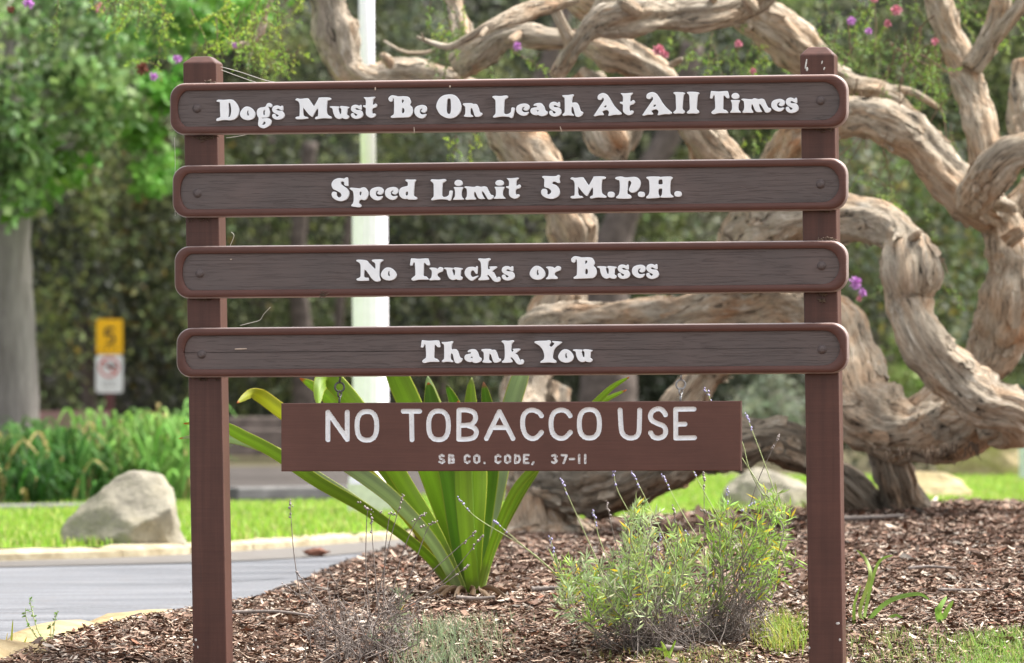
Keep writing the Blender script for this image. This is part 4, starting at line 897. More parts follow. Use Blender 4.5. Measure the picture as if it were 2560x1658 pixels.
twig_region(12, 2200, 2400, -60, 100, 24.4, 26, .12, .3, (.4, .1, .5, 0))
twig_region(14, 1980, 2160, 420, 660, 24.8, 26.5, .08, .22, (.4, .3, .3, 0))
twig_region(9, 1690, 1860, 290, 350, 24.3, 25.5, .08, .16, (.2, .5, 0, .3))
twig_region(4, 1040, 1110, 300, 340, 23, 24, .06, .12, (0, .4, 0, .6))
twig_region(8, 2100, 2260, 500, 700, 24.8, 26, .06, .2, (.4, .3, .3, 0))
# bare drooping stems on the right
for k in range(26):
    p = vpix(rng.uniform(1960, 2280), rng.uniform(-40, 330), rng.uniform(23.4, 25)); twig(p, rng.uniform(.15, .5), (rng.normal(.1, .5), 0, -.7), .03, .01, GRN[2], .0032, 0)
# crown over the top of the picture: shade for the bed below
nC = 34000
cen = rng.normal(size=(260, 3)) * np.array([1.4, 2.3, .40]) + np.array([3.1, 21.4, 3.2]); cen[:, 2] = np.maximum(cen[:, 2], 2.66 + (cen[:, 1] - 24.0) * .09)
ci = rng.integers(0, len(cen), nC); c = cen[ci] + rng.normal(0, .16, (nC, 3)); c = c[c[:, 2] > .66 + c[:, 1] * .071]
LC.append(c); a = rand_unit(len(c)); LA.append(a); LS.append(np.full(len(c), .035)); LCOL.append(vary(GRN[0], len(c), .3))
C_, A_, S_, K_ = np.vstack(LC), np.vstack(LA), np.concatenate(LS), np.vstack(LCOL)
V, F = leaf_quads(C_, A_, S_, .36); mesh('foliage', V, F, M_TINY, tree, tree_base, col=np.repeat(K_, 4, 0), smooth=False)
V, F, _ = join(TW); tag(mesh('fine_twigs', V, F, M_TWIG, tree, tree_base), kind='stuff')
# pompom flowers
M_PINK = m_plain('pink_flower', (0.62, 0.25, 0.32), 0.8, var=.25, scale=90); M_MAUVE = m_plain('mauve_flower', (0.56, 0.27, 0.60), 0.8, var=.25, scale=90); M_BROWNF = m_plain('faded_flower', (0.20, 0.07, 0.05), 0.9)
def pompom(c, r, mat):
    n = 90; d = rand_unit(n); s1 = np.cross(d, rand_unit(n)); s1 /= np.linalg.norm(s1, axis=1)[:, None]
    b = c + d * r * .15; e = c + d * (r * rng.uniform(.75, 1.1, n))[:, None]; w = r * .10
    V = np.stack([b - s1 * w * .5, b + s1 * w * .5, e + s1 * w, e - s1 * w], 1).reshape(-1, 3)
    return mesh('flower', V, np.arange(4 * n).reshape(n, 4), mat, tree, tree_base, smooth=False)
for (x, y, mt, r) in ((232, 18, 0, .017), (66, 8, 1, .017), (25, 22, 2, .012), (412, 137, 1, .014), (357, 178, 1, .013), (330, 160, 2, .02), (545, 105, 1, .008), (1202, 108, 1, .013), (1530, 116, 0, .018), (1545, 128, 0, .012), (1715, 102, 0, .012), (1978, 48, 1, .014), (2018, 73, 1, .011),
                      (2082, 24, 0, .017), (2062, 55, 0, .012), (2172, 97, 0, .012), (1988, 658, 1, .020), (2004, 680, 1, .013), (1996, 694, 0, .009), (1750, 165, 0, .010), (2030, -2, 0, .012)):
    pompom(vpix(x, y, 22.6), r * 1.35, (M_PINK, M_MAUVE, M_BROWNF)[mt])

# ------------------------------------------------------------------ flax clump
t = NT('flax_leaf', 0.5, 0.3); a = t.node('ShaderNodeAttribute', attribute_name='Col')
stri = t.noise(t.coord('bark', (70, 1, 1)), 1.0, 2, .5)
cc = t.mix(1.0, a.outputs['Color'], t.ramp(stri, [(0.3, .78), (.7, 1.18)]), 'MULTIPLY'); t.color(cc)
tr = t.node('ShaderNodeBsdfTranslucent'); t.l.new(cc, tr.inputs['Color']); mx = t.node('ShaderNodeMixShader'); mx.inputs[0].default_value = .42
t.l.new(t.b.outputs[0], mx.inputs[1]); t.l.new(tr.outputs[0], mx.inputs[2]); t.l.new(mx.outputs[0], t.out.inputs[0]); M_FLAX = t.m
fb = pix(1168, 1482, 18.0); fb[2] = float(mulch_z(fb[0], fb[1])) - .02
flax = empty('flax_plant', fb, 'green flax clump of long sword leaves with yellow edges behind the hanging sign', 'plant')
DG, LGR, GG, YG = (0.12, 0.25, 0.018), (0.24, 0.39, 0.03), (0.31, 0.41, 0.20), (0.44, 0.47, 0.04)
def sword(path, w, col, edge=(0.42, 0.45, 0.05), tipc=(0.45, 0.12, 0.02), fold=.28, face=0.0, tipn=.035, keep=.55):
    Q = np.array([np.r_[vpix(x, y, d)] for x, y, d in path]); P = catmull(Q, 8); n = len(P); wv_ = np.linspace(0, 1, n); P = P + (np.sin(wv_ * 9 + rng.uniform(0, 6)) * .006 * wv_)[:, None] * np.array([[1, .4, .3]])
    T = np.gradient(P, axis=0); T /= np.linalg.norm(T, axis=1)[:, None]; view = np.array([math.sin(face), math.cos(face), 0.15])
    Sd = np.cross(T, view); Sd /= np.linalg.norm(Sd, axis=1)[:, None]; Nn = np.cross(Sd, T)
    u = np.linspace(0, 1, n); prof_ = np.interp(u, [0, .12, .45, keep + .2, .93, 1], [.55, .75, 1, .92, .38, .03]); hw = w * .76 * VS / FPX * 18 / 2 * prof_
    V, C, U = [], [], []
    for i in range(n):
        for k, f in enumerate((-1, -.86, -.45, 0, .45, .86, 1)):
            V.append(P[i] + Sd[i] * hw[i] * f + Nn[i] * hw[i] * fold * abs(f)); U.append((f * .5, u[i] * 3, 0))
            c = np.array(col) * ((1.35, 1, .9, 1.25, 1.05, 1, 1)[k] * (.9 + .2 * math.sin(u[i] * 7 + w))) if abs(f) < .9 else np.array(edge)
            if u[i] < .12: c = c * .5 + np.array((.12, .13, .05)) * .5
            if u[i] > 1 - tipn: c = np.array(tipc)
            C.append(c)
    F = [(i * 7 + k, i * 7 + k + 1, (i + 1) * 7 + k + 1, (i + 1) * 7 + k) for i in range(n - 1) for k in range(6)]
    o = mesh('leaf', V, F, M_FLAX, flax, fb, col=np.array(C), vec=np.array(U)); md = o.modifiers.new('thick', 'SOLIDIFY'); md.thickness = .0012
B0 = 1392
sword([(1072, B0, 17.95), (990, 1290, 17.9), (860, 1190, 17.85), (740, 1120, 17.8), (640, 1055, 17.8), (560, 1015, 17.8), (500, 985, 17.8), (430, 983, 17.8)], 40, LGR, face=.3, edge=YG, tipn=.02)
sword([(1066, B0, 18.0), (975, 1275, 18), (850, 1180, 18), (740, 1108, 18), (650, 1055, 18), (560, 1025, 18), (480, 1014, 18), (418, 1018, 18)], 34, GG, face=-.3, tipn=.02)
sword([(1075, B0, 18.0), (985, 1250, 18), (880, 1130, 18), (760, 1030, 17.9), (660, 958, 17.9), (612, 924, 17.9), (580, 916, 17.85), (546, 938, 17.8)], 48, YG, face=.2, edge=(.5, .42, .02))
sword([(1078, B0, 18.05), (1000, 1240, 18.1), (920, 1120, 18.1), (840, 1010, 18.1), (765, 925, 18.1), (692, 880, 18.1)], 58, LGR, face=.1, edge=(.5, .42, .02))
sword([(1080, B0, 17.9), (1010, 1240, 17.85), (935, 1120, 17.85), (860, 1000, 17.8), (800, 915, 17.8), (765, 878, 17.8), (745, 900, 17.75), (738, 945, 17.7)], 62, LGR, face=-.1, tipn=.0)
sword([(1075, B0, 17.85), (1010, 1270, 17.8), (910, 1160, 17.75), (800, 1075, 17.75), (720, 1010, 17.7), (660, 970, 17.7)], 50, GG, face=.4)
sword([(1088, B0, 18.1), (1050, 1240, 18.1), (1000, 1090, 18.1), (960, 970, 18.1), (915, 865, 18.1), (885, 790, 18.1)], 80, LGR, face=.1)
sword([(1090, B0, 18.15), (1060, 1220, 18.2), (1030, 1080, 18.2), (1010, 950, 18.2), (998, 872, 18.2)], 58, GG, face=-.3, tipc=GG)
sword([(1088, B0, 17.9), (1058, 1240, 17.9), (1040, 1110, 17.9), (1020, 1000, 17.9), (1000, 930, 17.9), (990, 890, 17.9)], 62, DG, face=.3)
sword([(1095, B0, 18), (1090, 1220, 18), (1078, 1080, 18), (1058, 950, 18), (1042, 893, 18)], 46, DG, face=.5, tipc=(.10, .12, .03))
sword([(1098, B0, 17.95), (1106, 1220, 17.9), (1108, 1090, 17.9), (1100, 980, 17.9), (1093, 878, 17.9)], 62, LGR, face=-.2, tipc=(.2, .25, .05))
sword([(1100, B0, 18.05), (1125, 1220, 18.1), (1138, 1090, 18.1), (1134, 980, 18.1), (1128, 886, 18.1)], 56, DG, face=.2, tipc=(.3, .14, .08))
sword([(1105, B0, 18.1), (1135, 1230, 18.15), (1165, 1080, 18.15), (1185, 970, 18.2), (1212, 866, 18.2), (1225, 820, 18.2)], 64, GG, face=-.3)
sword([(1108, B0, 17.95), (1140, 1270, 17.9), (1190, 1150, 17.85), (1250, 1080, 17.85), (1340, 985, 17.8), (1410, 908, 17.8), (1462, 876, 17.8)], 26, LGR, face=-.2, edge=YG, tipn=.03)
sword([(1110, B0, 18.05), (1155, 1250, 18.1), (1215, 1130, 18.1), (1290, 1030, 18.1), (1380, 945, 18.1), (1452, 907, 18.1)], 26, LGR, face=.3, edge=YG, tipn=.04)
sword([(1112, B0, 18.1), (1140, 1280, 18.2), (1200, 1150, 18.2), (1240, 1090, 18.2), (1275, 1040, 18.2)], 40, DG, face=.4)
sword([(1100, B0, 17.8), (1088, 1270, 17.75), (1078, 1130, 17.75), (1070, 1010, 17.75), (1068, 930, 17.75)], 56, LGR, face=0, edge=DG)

for (dx, dy) in ((-60, 20), (40, 24), (-30, 30), (70, 12), (10, 34), (-90, 30)):
    sword([(1090 + dx * .1, B0, 17.85), (1090 + dx * .6, B0 - 26, 17.75), (1090 + dx * 1.2, B0 - 6 + dy * .3, 17.7), (1090 + dx * 1.7, B0 + 4 + dy * .3, 17.65)], 17, (.20, .13, .075), edge=(.28, .2, .12), tipc=(.16, .1, .06), face=rng.uniform(-.6, .6))
# ------------------------------------------------------------------ lavender, living and dead
M_LAV = m_leaf('lavender_leaf', 0.3, .6, .2); M_LSTEM = m_plain('lavender_stem', (0.36, 0.42, 0.2), 0.9); M_GREYT = m_plain('grey_twig', (0.20, 0.17, 0.155), 0.9, var=.35, scale=80)
M_LFLOW = m_plain('lavender_flower', (0.38, 0.35, 0.58), .8, var=.3, scale=200); M_BUD = m_plain('dry_bud', (0.32, 0.28, 0.27), .9, var=.3, scale=200)
def lavender(bx, by, D, lobes, label, dead=()):
    b = vpix(bx, by, D); b[2] = float(mulch_z(b[0], b[1])) - .015
    root = empty('lavender_bush', b, label, 'lavender bush', 'lavender bushes in the bark')
    st, LC_, LA_, LS_, LK = [], [], [], [], []
    for (cx_, cy_, rx, ry, n, dd, cols) in lobes:
        for k in range(n):
            a = rng.uniform(0, 6.28); q = math.sqrt(rng.random()); tip = vpix(cx_ + rx * q * math.cos(a), cy_ + ry * q * math.sin(a), D + dd + rng.normal(0, .12))
            mid = b + (tip - b) * .55 + np.array([rng.normal(0, .03), rng.normal(0, .04), rng.normal(0, .02)]); 
            up_ = tip + np.array([rng.normal(0, .02), rng.normal(0, .02), .05]); b_ = b + np.r_[rng.normal(0, .07), rng.normal(0, .06), 0]; P = catmull([b_, b_ * .5 + mid * .5 + rng.normal(0, .02, 3), mid, tip, up_], 6)
            st.append(tube(P, np.linspace(.0019, .0009, len(P)), 4, False))
            m = 27; tt_ = rng.uniform(.56, 1, m); f = tt_ * (len(P) - 1); i0 = np.minimum(f.astype(int), len(P) - 2); c = P[i0] + (P[i0 + 1] - P[i0]) * (f - i0)[:, None]
            ax = P[i0 + 1] - P[i0]; ax /= np.linalg.norm(ax, axis=1)[:, None]; d = ax * .7 + rand_unit(m) * .75; d /= np.linalg.norm(d, axis=1)[:, None]
            LC_.append(c); LA_.append(d); LS_.append(rng.uniform(.020, .046, m)); LK.append(vary(cols[rng.integers(len(cols))], m, .25, (0.68, 0.52, 0.04), .04))
    C_, A_, S_, K_ = np.vstack(LC_), np.vstack(LA_), np.concatenate(LS_), np.vstack(LK)
    V, F = leaf_quads(C_, A_, S_, .15); mesh('foliage', V, F, M_LAV, root, b, col=np.repeat(K_, 4, 0), smooth=False)
    for (cx_, cy_, rx, ry, n) in dead:
        for k in range(n):
            a = rng.uniform(0, 6.28); q = math.sqrt(rng.random()); tip = vpix(cx_ + rx * q * math.cos(a), cy_ + ry * q * math.sin(a), D + rng.normal(0, .14)); b_ = b + np.r_[rng.normal(0, .09), rng.normal(0, .06), 0]; P = [b_]
            for s_ in np.linspace(.2, 1, 7): P.append(b_ + (tip - b_) * s_ + rng.normal(0, .020, 3))
            st.append(tube(P, np.linspace(.0022, .0008, len(P)), 4, False))
            for z in range(9):
                i = rng.integers(3, len(P)); d = rand_unit(1)[0] * rng.uniform(.012, .045); st.append(tube([P[i], P[i] + d * .6, P[i] + d + np.array([0, 0, .006])], [.0014, .0011, .0008], 3, False))
    V, F, _ = join(st); mesh('stems', V, F, M_GREYT, root, b)
    return root, b
def spike(root, b, path, D, dry=False, n=8, bend=0.0, size=.0045):
    P = catmull([vpix(x, y, d if True else D) for x, y, d in [(p[0], p[1], D if len(p) == 2 else p[2]) for p in path]], 8)
    V, F = tube(P, np.linspace(.0016, .0010, len(P)), 5); mesh('flower_stalk', V, F, M_GREYT if dry else M_LSTEM, root, b)
    T = P[-1] - P[-3]; T /= np.linalg.norm(T); Q = []
    for k in range(n):
        c = P[-1] + T * (.004 - k * .0046) * (1 if k < n - 2 else 1.5) + rng.normal(0, .0016, 3); r = size * rng.uniform(.55, 1.0) * (.65 if k == 0 else 1)
        Q.append((np.array([c + r * np.array(v) for v in ((1, 0, 0), (0, 1, 0), (-1, 0, 0), (0, -1, 0), (0, 0, 1.3), (0, 0, -1.1))]), [(0, 1, 4), (1, 2, 4), (2, 3, 4), (3, 0, 4), (1, 0, 5), (2, 1, 5), (3, 2, 5), (0, 3, 5)]))
    V, F, _ = join(Q); mesh('flower_spike', V, F, M_BUD if dry else M_LFLOW, root, b)
LV1, LV2, LV3 = (0.31, 0.43, 0.14), (0.40, 0.49, 0.26), (0.28, 0.43, 0.08)
r1, b1_ = lavender(1520, 1505, 16.55, [(1385, 1378, 92, 58, 34, -.05, (LV1, LV2, LV3)), (1482, 1268, 36, 70, 24, 0, (LV1, LV2)), (1500, 1375, 95, 50, 26, -.1, (LV1, LV2)), (1590, 1345, 55, 60, 22, .1, (LV1, LV2)), (1400, 1410, 120, 35, 14, -.1, (LV3, LV2)), (1570, 1290, 30, 30, 10, 0, (LV1,))],
          'grey green lavender bush with yellowing lower leaves right of the flax', [(1540, 1440, 110, 50, 15), (1480, 1330, 90, 80, 8)])
r2, b2_ = lavender(1655, 1508, 16.75, [(1725, 1285, 80, 50, 22, 0, (LV3, LV1)), (1790, 1215, 45, 50, 15, .05, (LV3, LV1)), (1800, 1335, 50, 45, 10, 0, (LV3, LV1)), (1670, 1240, 40, 40, 9, 0, (LV3, LV1)), (1640, 1420, 50, 40, 8, 0, (LV1,))],
          'looser bright green lavender bush beside the right post with grey bare stems', [(1720, 1430, 110, 60, 22), (1730, 1370, 60, 60, 10)])
for path in ([(1400, 1330), (1350, 1220), (1303, 1115)], [(1420, 1320), (1392, 1250), (1378, 1188)], [(1310, 1340), (1290, 1290), (1277, 1247)], [(1330, 1370), (1230, 1280), (1110, 1205), (1066, 1160)], [(1340, 1375), (1240, 1290), (1150, 1212)],
             [(1500, 1330), (1480, 1230), (1435, 1140), (1425, 1090)], [(1580, 1330), (1520, 1200), (1470, 1100)], [(1540, 1340), (1530, 1280), (1535, 1242)]):
    spike(r1, b1_, path, 16.5)
for path in ([(1600, 1350), (1575, 1250), (1565, 1180)], [(1450, 1320), (1425, 1240), (1410, 1170)]): spike(r1, b1_, path, 16.5, True)
for path in ([(1660, 1310), (1590, 1200), (1540, 1105)], [(1720, 1290), (1640, 1150), (1600, 1075)], [(1700, 1290), (1692, 1200), (1690, 1135)], [(1820, 1200), (1770, 1060), (1733, 965)], [(1800, 1180), (1690, 1010), (1640, 905)],
             [(1800, 1200), (1745, 1100), (1725, 1030), (1700, 990)], [(1700, 1240), (1740, 1180), (1752, 1168)], [(1650, 1330), (1620, 1270), (1592, 1235)]):
    spike(r2, b2_, path, 16.65)
for path in ([(1640, 1380), (1636, 1250), (1636, 1100)], [(1720, 1260), (1760, 1120), (1812, 1010)], [(1760, 1310), (1700, 1230), (1630, 1185)]): spike(r2, b2_, path, 16.7, True)
# dead lavender at the left
r3, b3_ = lavender(840, 1560, 16.4, [(930, 1440, 40, 30, 2, 0, ((0.2, .24, .14),))], 'dead grey lavender bush with dry seed stalks near the left post', [(850, 1415, 160, 62, 34), (750, 1430, 60, 50, 9), (930, 1385, 80, 50, 11)])
for path in ([(700, 1400), (682, 1280), (674, 1165)], [(860, 1430), (850, 1320), (853, 1195), (862, 1186)], [(880, 1430), (868, 1290), (862, 1202)], [(890, 1420), (895, 1280), (905, 1202), (918, 1196)], [(870, 1430), (905, 1260), (936, 1152)], [(900, 1430), (930, 1300), (965, 1215), (988, 1194)], [(930, 1410), (970, 1290), (995, 1225), (1012, 1213)],
             [(880, 1450), (990, 1340), (1105, 1236)], [(900, 1440), (1030, 1350), (1120, 1246)], [(900, 1450), (1000, 1380), (1088, 1315)], [(760, 1420), (720, 1370), (690, 1330)], [(830, 1470), (760, 1440), (720, 1400), (660, 1360)]):
    spike(r3, b3_, path, 16.3, True, 8, size=.0042)

# ------------------------------------------------------------------ small weeds, grass and litter
M_WEED = m_leaf('weed_leaf', .35)
def ground_at(px, py, D):
    "put a point on the bed below the pixel column"
    p = pix(px, py, D); p[2] = float(mulch_z(p[0], p[1])); return p
def ribbon(P, w, face):
    P = catmull(P, 6); n = len(P); T = np.gradient(P, axis=0); Sd = np.cross(T, face); Sd /= np.linalg.norm(Sd, axis=1)[:, None] + 1e-9
    hw = w * np.sin(np.pi * np.clip(np.linspace(.12, 1, n), 0, 1)) ** .6 / 2 + .0004
    up_ = np.cross(Sd, T); up_ /= np.linalg.norm(up_, axis=1)[:, None] + 1e-9
    V = np.stack([P - Sd * hw[:, None] + up_ * hw[:, None] * .3, P, P + Sd * hw[:, None] + up_ * hw[:, None] * .3], 1).reshape(-1, 3)
    F = [(i * 3 + k, i * 3 + k + 1, i * 3 + k + 4, i * 3 + k + 3) for i in range(n - 1) for k in range(2)]
    return V, F
def weed(base_px, D, leaves, w, col, name, label, stems=()):
    b = ground_at(base_px[0] * VS, base_px[1] * VS, D); root = empty(name, b, label, 'weed')
    for L in leaves:
        P = [b + np.r_[rng.normal(0, .006, 2), 0]] + [vpix(x, y, D + rng.normal(0, .03)) for x, y in L]
        V, F = ribbon(P, w * rng.uniform(.8, 1.2), np.array([rng.normal(0, .5), 1, .1])); mesh('leaf', V, F, M_WEED, root, b, col=np.repeat(vary(col, 1, .2), len(V), 0))
    for L in stems:
        P = catmull([b] + [vpix(x, y, D) for x, y in L], 6); V, F = tube(P, np.linspace(.0022, .001, len(P)), 5); mesh('stem', V, F, M_LSTEM, root, b)
        m = 26; i0 = rng.integers(len(P) // 3, len(P), m); a = rand_unit(m); Vq, Fq = leaf_quads(P[i0], a, rng.uniform(.005, .016, m), .5); mesh('leaf', Vq, Fq, M_WEED, root, b, col=np.repeat(vary(col, m, .3), 4, 0), smooth=False)
    return root
weed((2010, 1500), 17.0, [[(1998, 1420), (2022, 1340), (2012, 1300), (1990, 1278)], [(2015, 1400), (2040, 1310), (2075, 1290)], [(2000, 1460), (2060, 1400), (2130, 1380), (2160, 1395)], [(1990, 1470), (1985, 1410), (2000, 1360)], [(2030, 1460), (2080, 1430), (2110, 1450)], [(2000, 1490), (1960, 1470), (1950, 1490)]], .011, (0.19, 0.29, 0.06), 'broad_grass_weed', 'bright green weed with arching strap leaves right of the right post')
weed((2190, 1470), 17.0, [[(2180, 1420), (2200, 1385)], [(2195, 1430), (2215, 1395)], [(2185, 1440), (2175, 1410)]], .018, (0.20, 0.34, 0.06), 'broad_grass_weed', 'tiny upright green seedling alone in the bark at lower right')
weed((115, 1560), 16.3, [[(100, 1530), (60, 1520)], [(130, 1530), (150, 1515)], [(120, 1540), (165, 1545)], [(90, 1545), (70, 1500)]], .014, (0.14, 0.24, 0.06), 'flowering_weed', 'thin stemmed weed with seed heads at the lower left corner', [[(90, 1470), (70, 1400), (72, 1395)], [(120, 1500), (128, 1440), (135, 1420)], [(85, 1480), (62, 1440), (60, 1412)], [(118, 1490), (118, 1450)]])
weed((60, 1570), 16.2, [[(50, 1520), (62, 1480)], [(65, 1520), (72, 1490)], [(58, 1530), (48, 1495)], [(70, 1530), (85, 1500)]], .006, (0.30, 0.36, 0.06), 'grass_weed', 'yellow green grass tuft growing against the sandstone edging')
weed((16, 1600), 16.0, [[(10, 1520), (18, 1470)], [(22, 1530), (30, 1440)], [(5, 1540), (0, 1500)]], .006, (0.34, 0.32, 0.06), 'grass_weed', 'few yellowed grass blades at the far left bottom edge')
weed((1555, 1540), 16.3, [[(1545, 1510), (1535, 1490)], [(1560, 1510), (1570, 1488)], [(1550, 1515), (1520, 1505)]], .008, (0.25, 0.42, 0.05), 'grass_weed', 'small vivid green grass tuft in front of the grey green lavender')
def tuft_pts(cx_, cy_, rx, ry, D0, D1):
    def f(n):
        u = cx_ + rx * rng.normal(0, .5, n); D = rng.uniform(D0, D1, n); P = np.array([vpix(a, cy_, d) for a, d in zip(u, D)]); P[:, 2] = mulch_z(P[:, 0], P[:, 1]) - .004; return P
    return f
def soft_tuft(cx_, rx, D0, D1, n, h, col, lab, w=.0011, alt=None):
    P = tuft_pts(cx_, 1500, rx, 0, D0, D1); b = P(1)[0]
    o = blades(n, P, h, w, lambda m: vary(col, m, .3, alt, .2), 'grass_tuft', M_GRASS, lab, lean=.7); o['category'] = 'grass'; return o
soft_tuft(1010, 105, 16.2, 17.0, 800, .055, (0.20, 0.27, 0.15), 'soft grey green fine grass beside the dead lavender', alt=(.3, .3, .2))
soft_tuft(1100, 110, 16.4, 17.2, 420, .045, (0.24, 0.29, 0.16), 'thin pale grass scattered in the bark below the flax', alt=(.36, .32, .22))
soft_tuft(2310, 130, 15.9, 16.7, 2600, .038, (0.20, 0.34, 0.06), 'patch of short green grass in the lower right corner', alt=(.4, .38, .15))
soft_tuft(2080, 140, 15.9, 16.8, 700, .035, (0.24, 0.34, 0.09), 'sparse yellow green grass right of the right post foot', alt=(.42, .38, .18))
soft_tuft(1815, 60, 16.5, 17, 420, .07, (0.26, 0.36, 0.06), 'yellow green grass left of the right post foot', alt=(.45, .4, .1))
soft_tuft(1600, 220, 16.2, 16.5, 420, .03, (0.28, 0.34, 0.10), 'short grass sprouts around the lavender stems', alt=(.45, .4, .1))
def twig_thing(pts, D, r, label, mat=None, cat='twig', name='fallen_twig', bumps=0):
    P = np.array([vpix(x, y, D) for x, y in pts]); 
    for p in P: p[2] = float(mulch_z(p[0], p[1])) + r + .012 + rng.uniform(0, .006)
    P = catmull(P, 8); R = np.linspace(r, r * .55, len(P))
    if bumps: R = R * (1 + .25 * np.sin(np.arange(len(P)) * bumps))
    V, F = tube(P, R, 8); return top_mesh(name, V, F, mat or M_GREYT, label, cat, P[0])
twig_thing([(1060, 1405), (1110, 1400), (1150, 1404)], 17.6, .007, 'grey stick lying at the foot of the flax')
twig_thing([(1235, 1412), (1270, 1400), (1300, 1385)], 17.9, .009, 'dark knobbly cone stalk on the bark right of the flax', bumps=1.9)
twig_thing([(560, 1370), (640, 1352), (720, 1345)], 19.3, .007, 'long weathered stick near the edge of the bark pile')
twig_thing([(540, 1450), (640, 1420), (730, 1412)], 17.2, .006, 'pale grey stick on the bark behind the left post')
twig_thing([(1545, 1510), (1575, 1490), (1585, 1478)], 16.4, .010, 'short grey broken branch under the lavender')
twig_thing([(2110, 1360), (2160, 1345), (2220, 1330)], 18.6, .006, 'thin dark twig on the bark right of the post')
twig_thing([(2180, 1420), (2270, 1400), (2310, 1395)], 17.8, .005, 'slender twig among the chips at lower right')
twig_thing([(180, 1410), (260, 1450), (330, 1490)], 17.3, .005, 'brown twig lying across the sandstone edging')
twig_thing([(1600, 1545), (1680, 1530), (1760, 1530), (1815, 1524)], 16.05, .010, 'reddish ridged dry stalk lying below the lavender', M_CONE, 'stalk', 'dry_stalk', bumps=2.2)
twig_thing([(1950, 1200), (2040, 1205), (2100, 1190)], 22.8, .010, 'dark surface root curling by the foot of the tree', M_GREYT, 'root', 'surface_root')

# ------------------------------------------------------------------ lamp post on the lawn
M_LAMP = m_plain('white_enamel', (0.91, 0.87, 0.96), 0.4, 0.4, .03); M_CONC = m_plain('pale_concrete', (0.62, 0.61, 0.57), .9, .2, .12, 30, .3)
lb = pix(938, 1280, 31.5); lb[2] = float(lawn_z(lb[0], lb[1])); lD = 31.5; k_ = lD / FPX
lamp = empty('lamp_post', lb, 'white fluted lamp post on a concrete footing behind the sign', 'lamp post')
axis_x = lambda py: pix(925 - (py - 800) * -.0, py, lD)
cxl = pix(925, 700, lD)[0]
V, F = box(-.14, .14, -.14, .14, -.05, .17); mesh('footing', V + np.array([lb[0], lb[1], lb[2]]), F, M_CONC, lamp, lb, smooth=False)
ns = 64; th = np.linspace(0, 2 * math.pi, ns, endpoint=False); flu = 1 - .05 * np.abs(np.sin(th * 8)) ** .6
hz = [(.17, 1.25), (.20, 1.25), (.22, 1.05), (.30, 1.0), (1.55, .98), (1.62, .97), (1.66, 1.06), (1.70, 1.06), (1.73, .7)]
R0 = 45 * k_; V, F = [], []
for z, r in hz:
    for a, f in zip(th, flu): V.append((cxl + R0 * r * f * math.cos(a), lb[1] + R0 * r * f * math.sin(a), lb[2] + z))
F = [(i * ns + j, i * ns + (j + 1) % ns, (i + 1) * ns + (j + 1) % ns, (i + 1) * ns + j) for i in range(len(hz) - 1) for j in range(ns)]
mesh('fluted_base', V, F, M_LAMP, lamp, lb)
x_up = pix(916, 70, lD)[0]
V, F = tube([(cxl - .005, lb[1], lb[2] + 1.70), (x_up, lb[1], lb[2] + 2.4), (x_up, lb[1], lb[2] + 3.6)], 19 * k_, 24); mesh('shaft', V, F, M_LAMP, lamp, lb)
V, F = rock((0, 0, 0), (.17, .17, .2), 2, 0, 3, facets=0); mesh('globe', V + np.array([x_up, lb[1], lb[2] + 3.75]), F, M_LAMP, lamp, lb)

# ------------------------------------------------------------------ far traffic sign
sD = 66.0; sb = pix(272, 1150, sD); sb[2] = -.05; q = sD / FPX
tsign = empty('traffic_sign', sb, 'small yellow 5 speed plate above a white prohibition plate on a dark red post', 'sign')
M_YEL = m_plain('yellow_plate', (0.72, 0.40, 0.005), .5, .3, .06); M_WPL = m_plain('white_plate', (0.62, 0.63, 0.63), .5, .3, .05); M_REDP = m_plain('dark_red_post', (0.09, 0.035, 0.035), .8); M_BLK = m_plain('black_print', (0.02, .02, .02), .6); M_RED = m_plain('red_print', (0.45, .06, .045), .6)
def plate(px0, px1, py0, py1, mat, name, rad=5):
    out = rrect(px0, px1, lambda x: py0, lambda x: py1, (rad, rad), (rad, rad), 5); n = len(out)
    A = np.array([pix(x, y, sD) for x, y in out]); A[:, 1] = sb[1] - .03; Bk = A + np.array([0, .006, 0])
    return mesh(name, np.vstack([A, Bk]), [tuple(range(n)), tuple(range(2 * n - 1, n - 1, -1))] + [(i, n + i, n + (i + 1) % n, (i + 1) % n) for i in range(n)], mat, tsign, sb, smooth=False)
V, F = box(-.045, .045, -.02, .04, 0, pix(272, 795, sD)[2] - sb[2]); mesh('post', V + np.array([pix(273, 900, sD)[0], sb[1], sb[2]]), F, M_REDP, tsign, sb, smooth=False)
yp = plate(241, 307, 798, 886, M_YEL, 'yellow_plate'); wp = plate(240, 307, 888, 982, M_WPL, 'white_plate', 7)
def dprint(pts, w, mat, parent, name, yoff=.036):
    P = catmull([pix(x, y, sD) for x, y in pts], 6); P[:, 1] = sb[1] - yoff; V, F = tube(P, w * q, 6); V[:, 1] = sb[1] - yoff + (V[:, 1] - sb[1] + yoff) * .1; mesh(name, V, F, mat, parent, sb)
dprint([(285, 822), (268, 822), (265, 838), (276, 836), (285, 845), (281, 857), (266, 858)], 3.4, M_BLK, yp, 'digit')
for x in (252, 264, 276, 288): dprint([(x, 872), (x + 7, 872)], 1.6, M_BLK, yp, 'small_print')
dprint([(273 + 23 * math.cos(a), 918 + 23 * math.sin(a)) for a in np.linspace(0, 6.283, 20)], 2.6, M_RED, wp, 'red_ring'); dprint([(257, 902), (273, 918), (289, 934)], 2.4, M_RED, wp, 'red_slash', .037)
dprint([(264, 916), (275, 915), (284, 917), (288, 914)], 4.2, M_BLK, wp, 'pictogram', .0365)
for y in (955, 965): dprint([(255, y), (292, y)], 1.2, m_plain('grey_print', (.25, .25, .25)), wp, 'small_print')

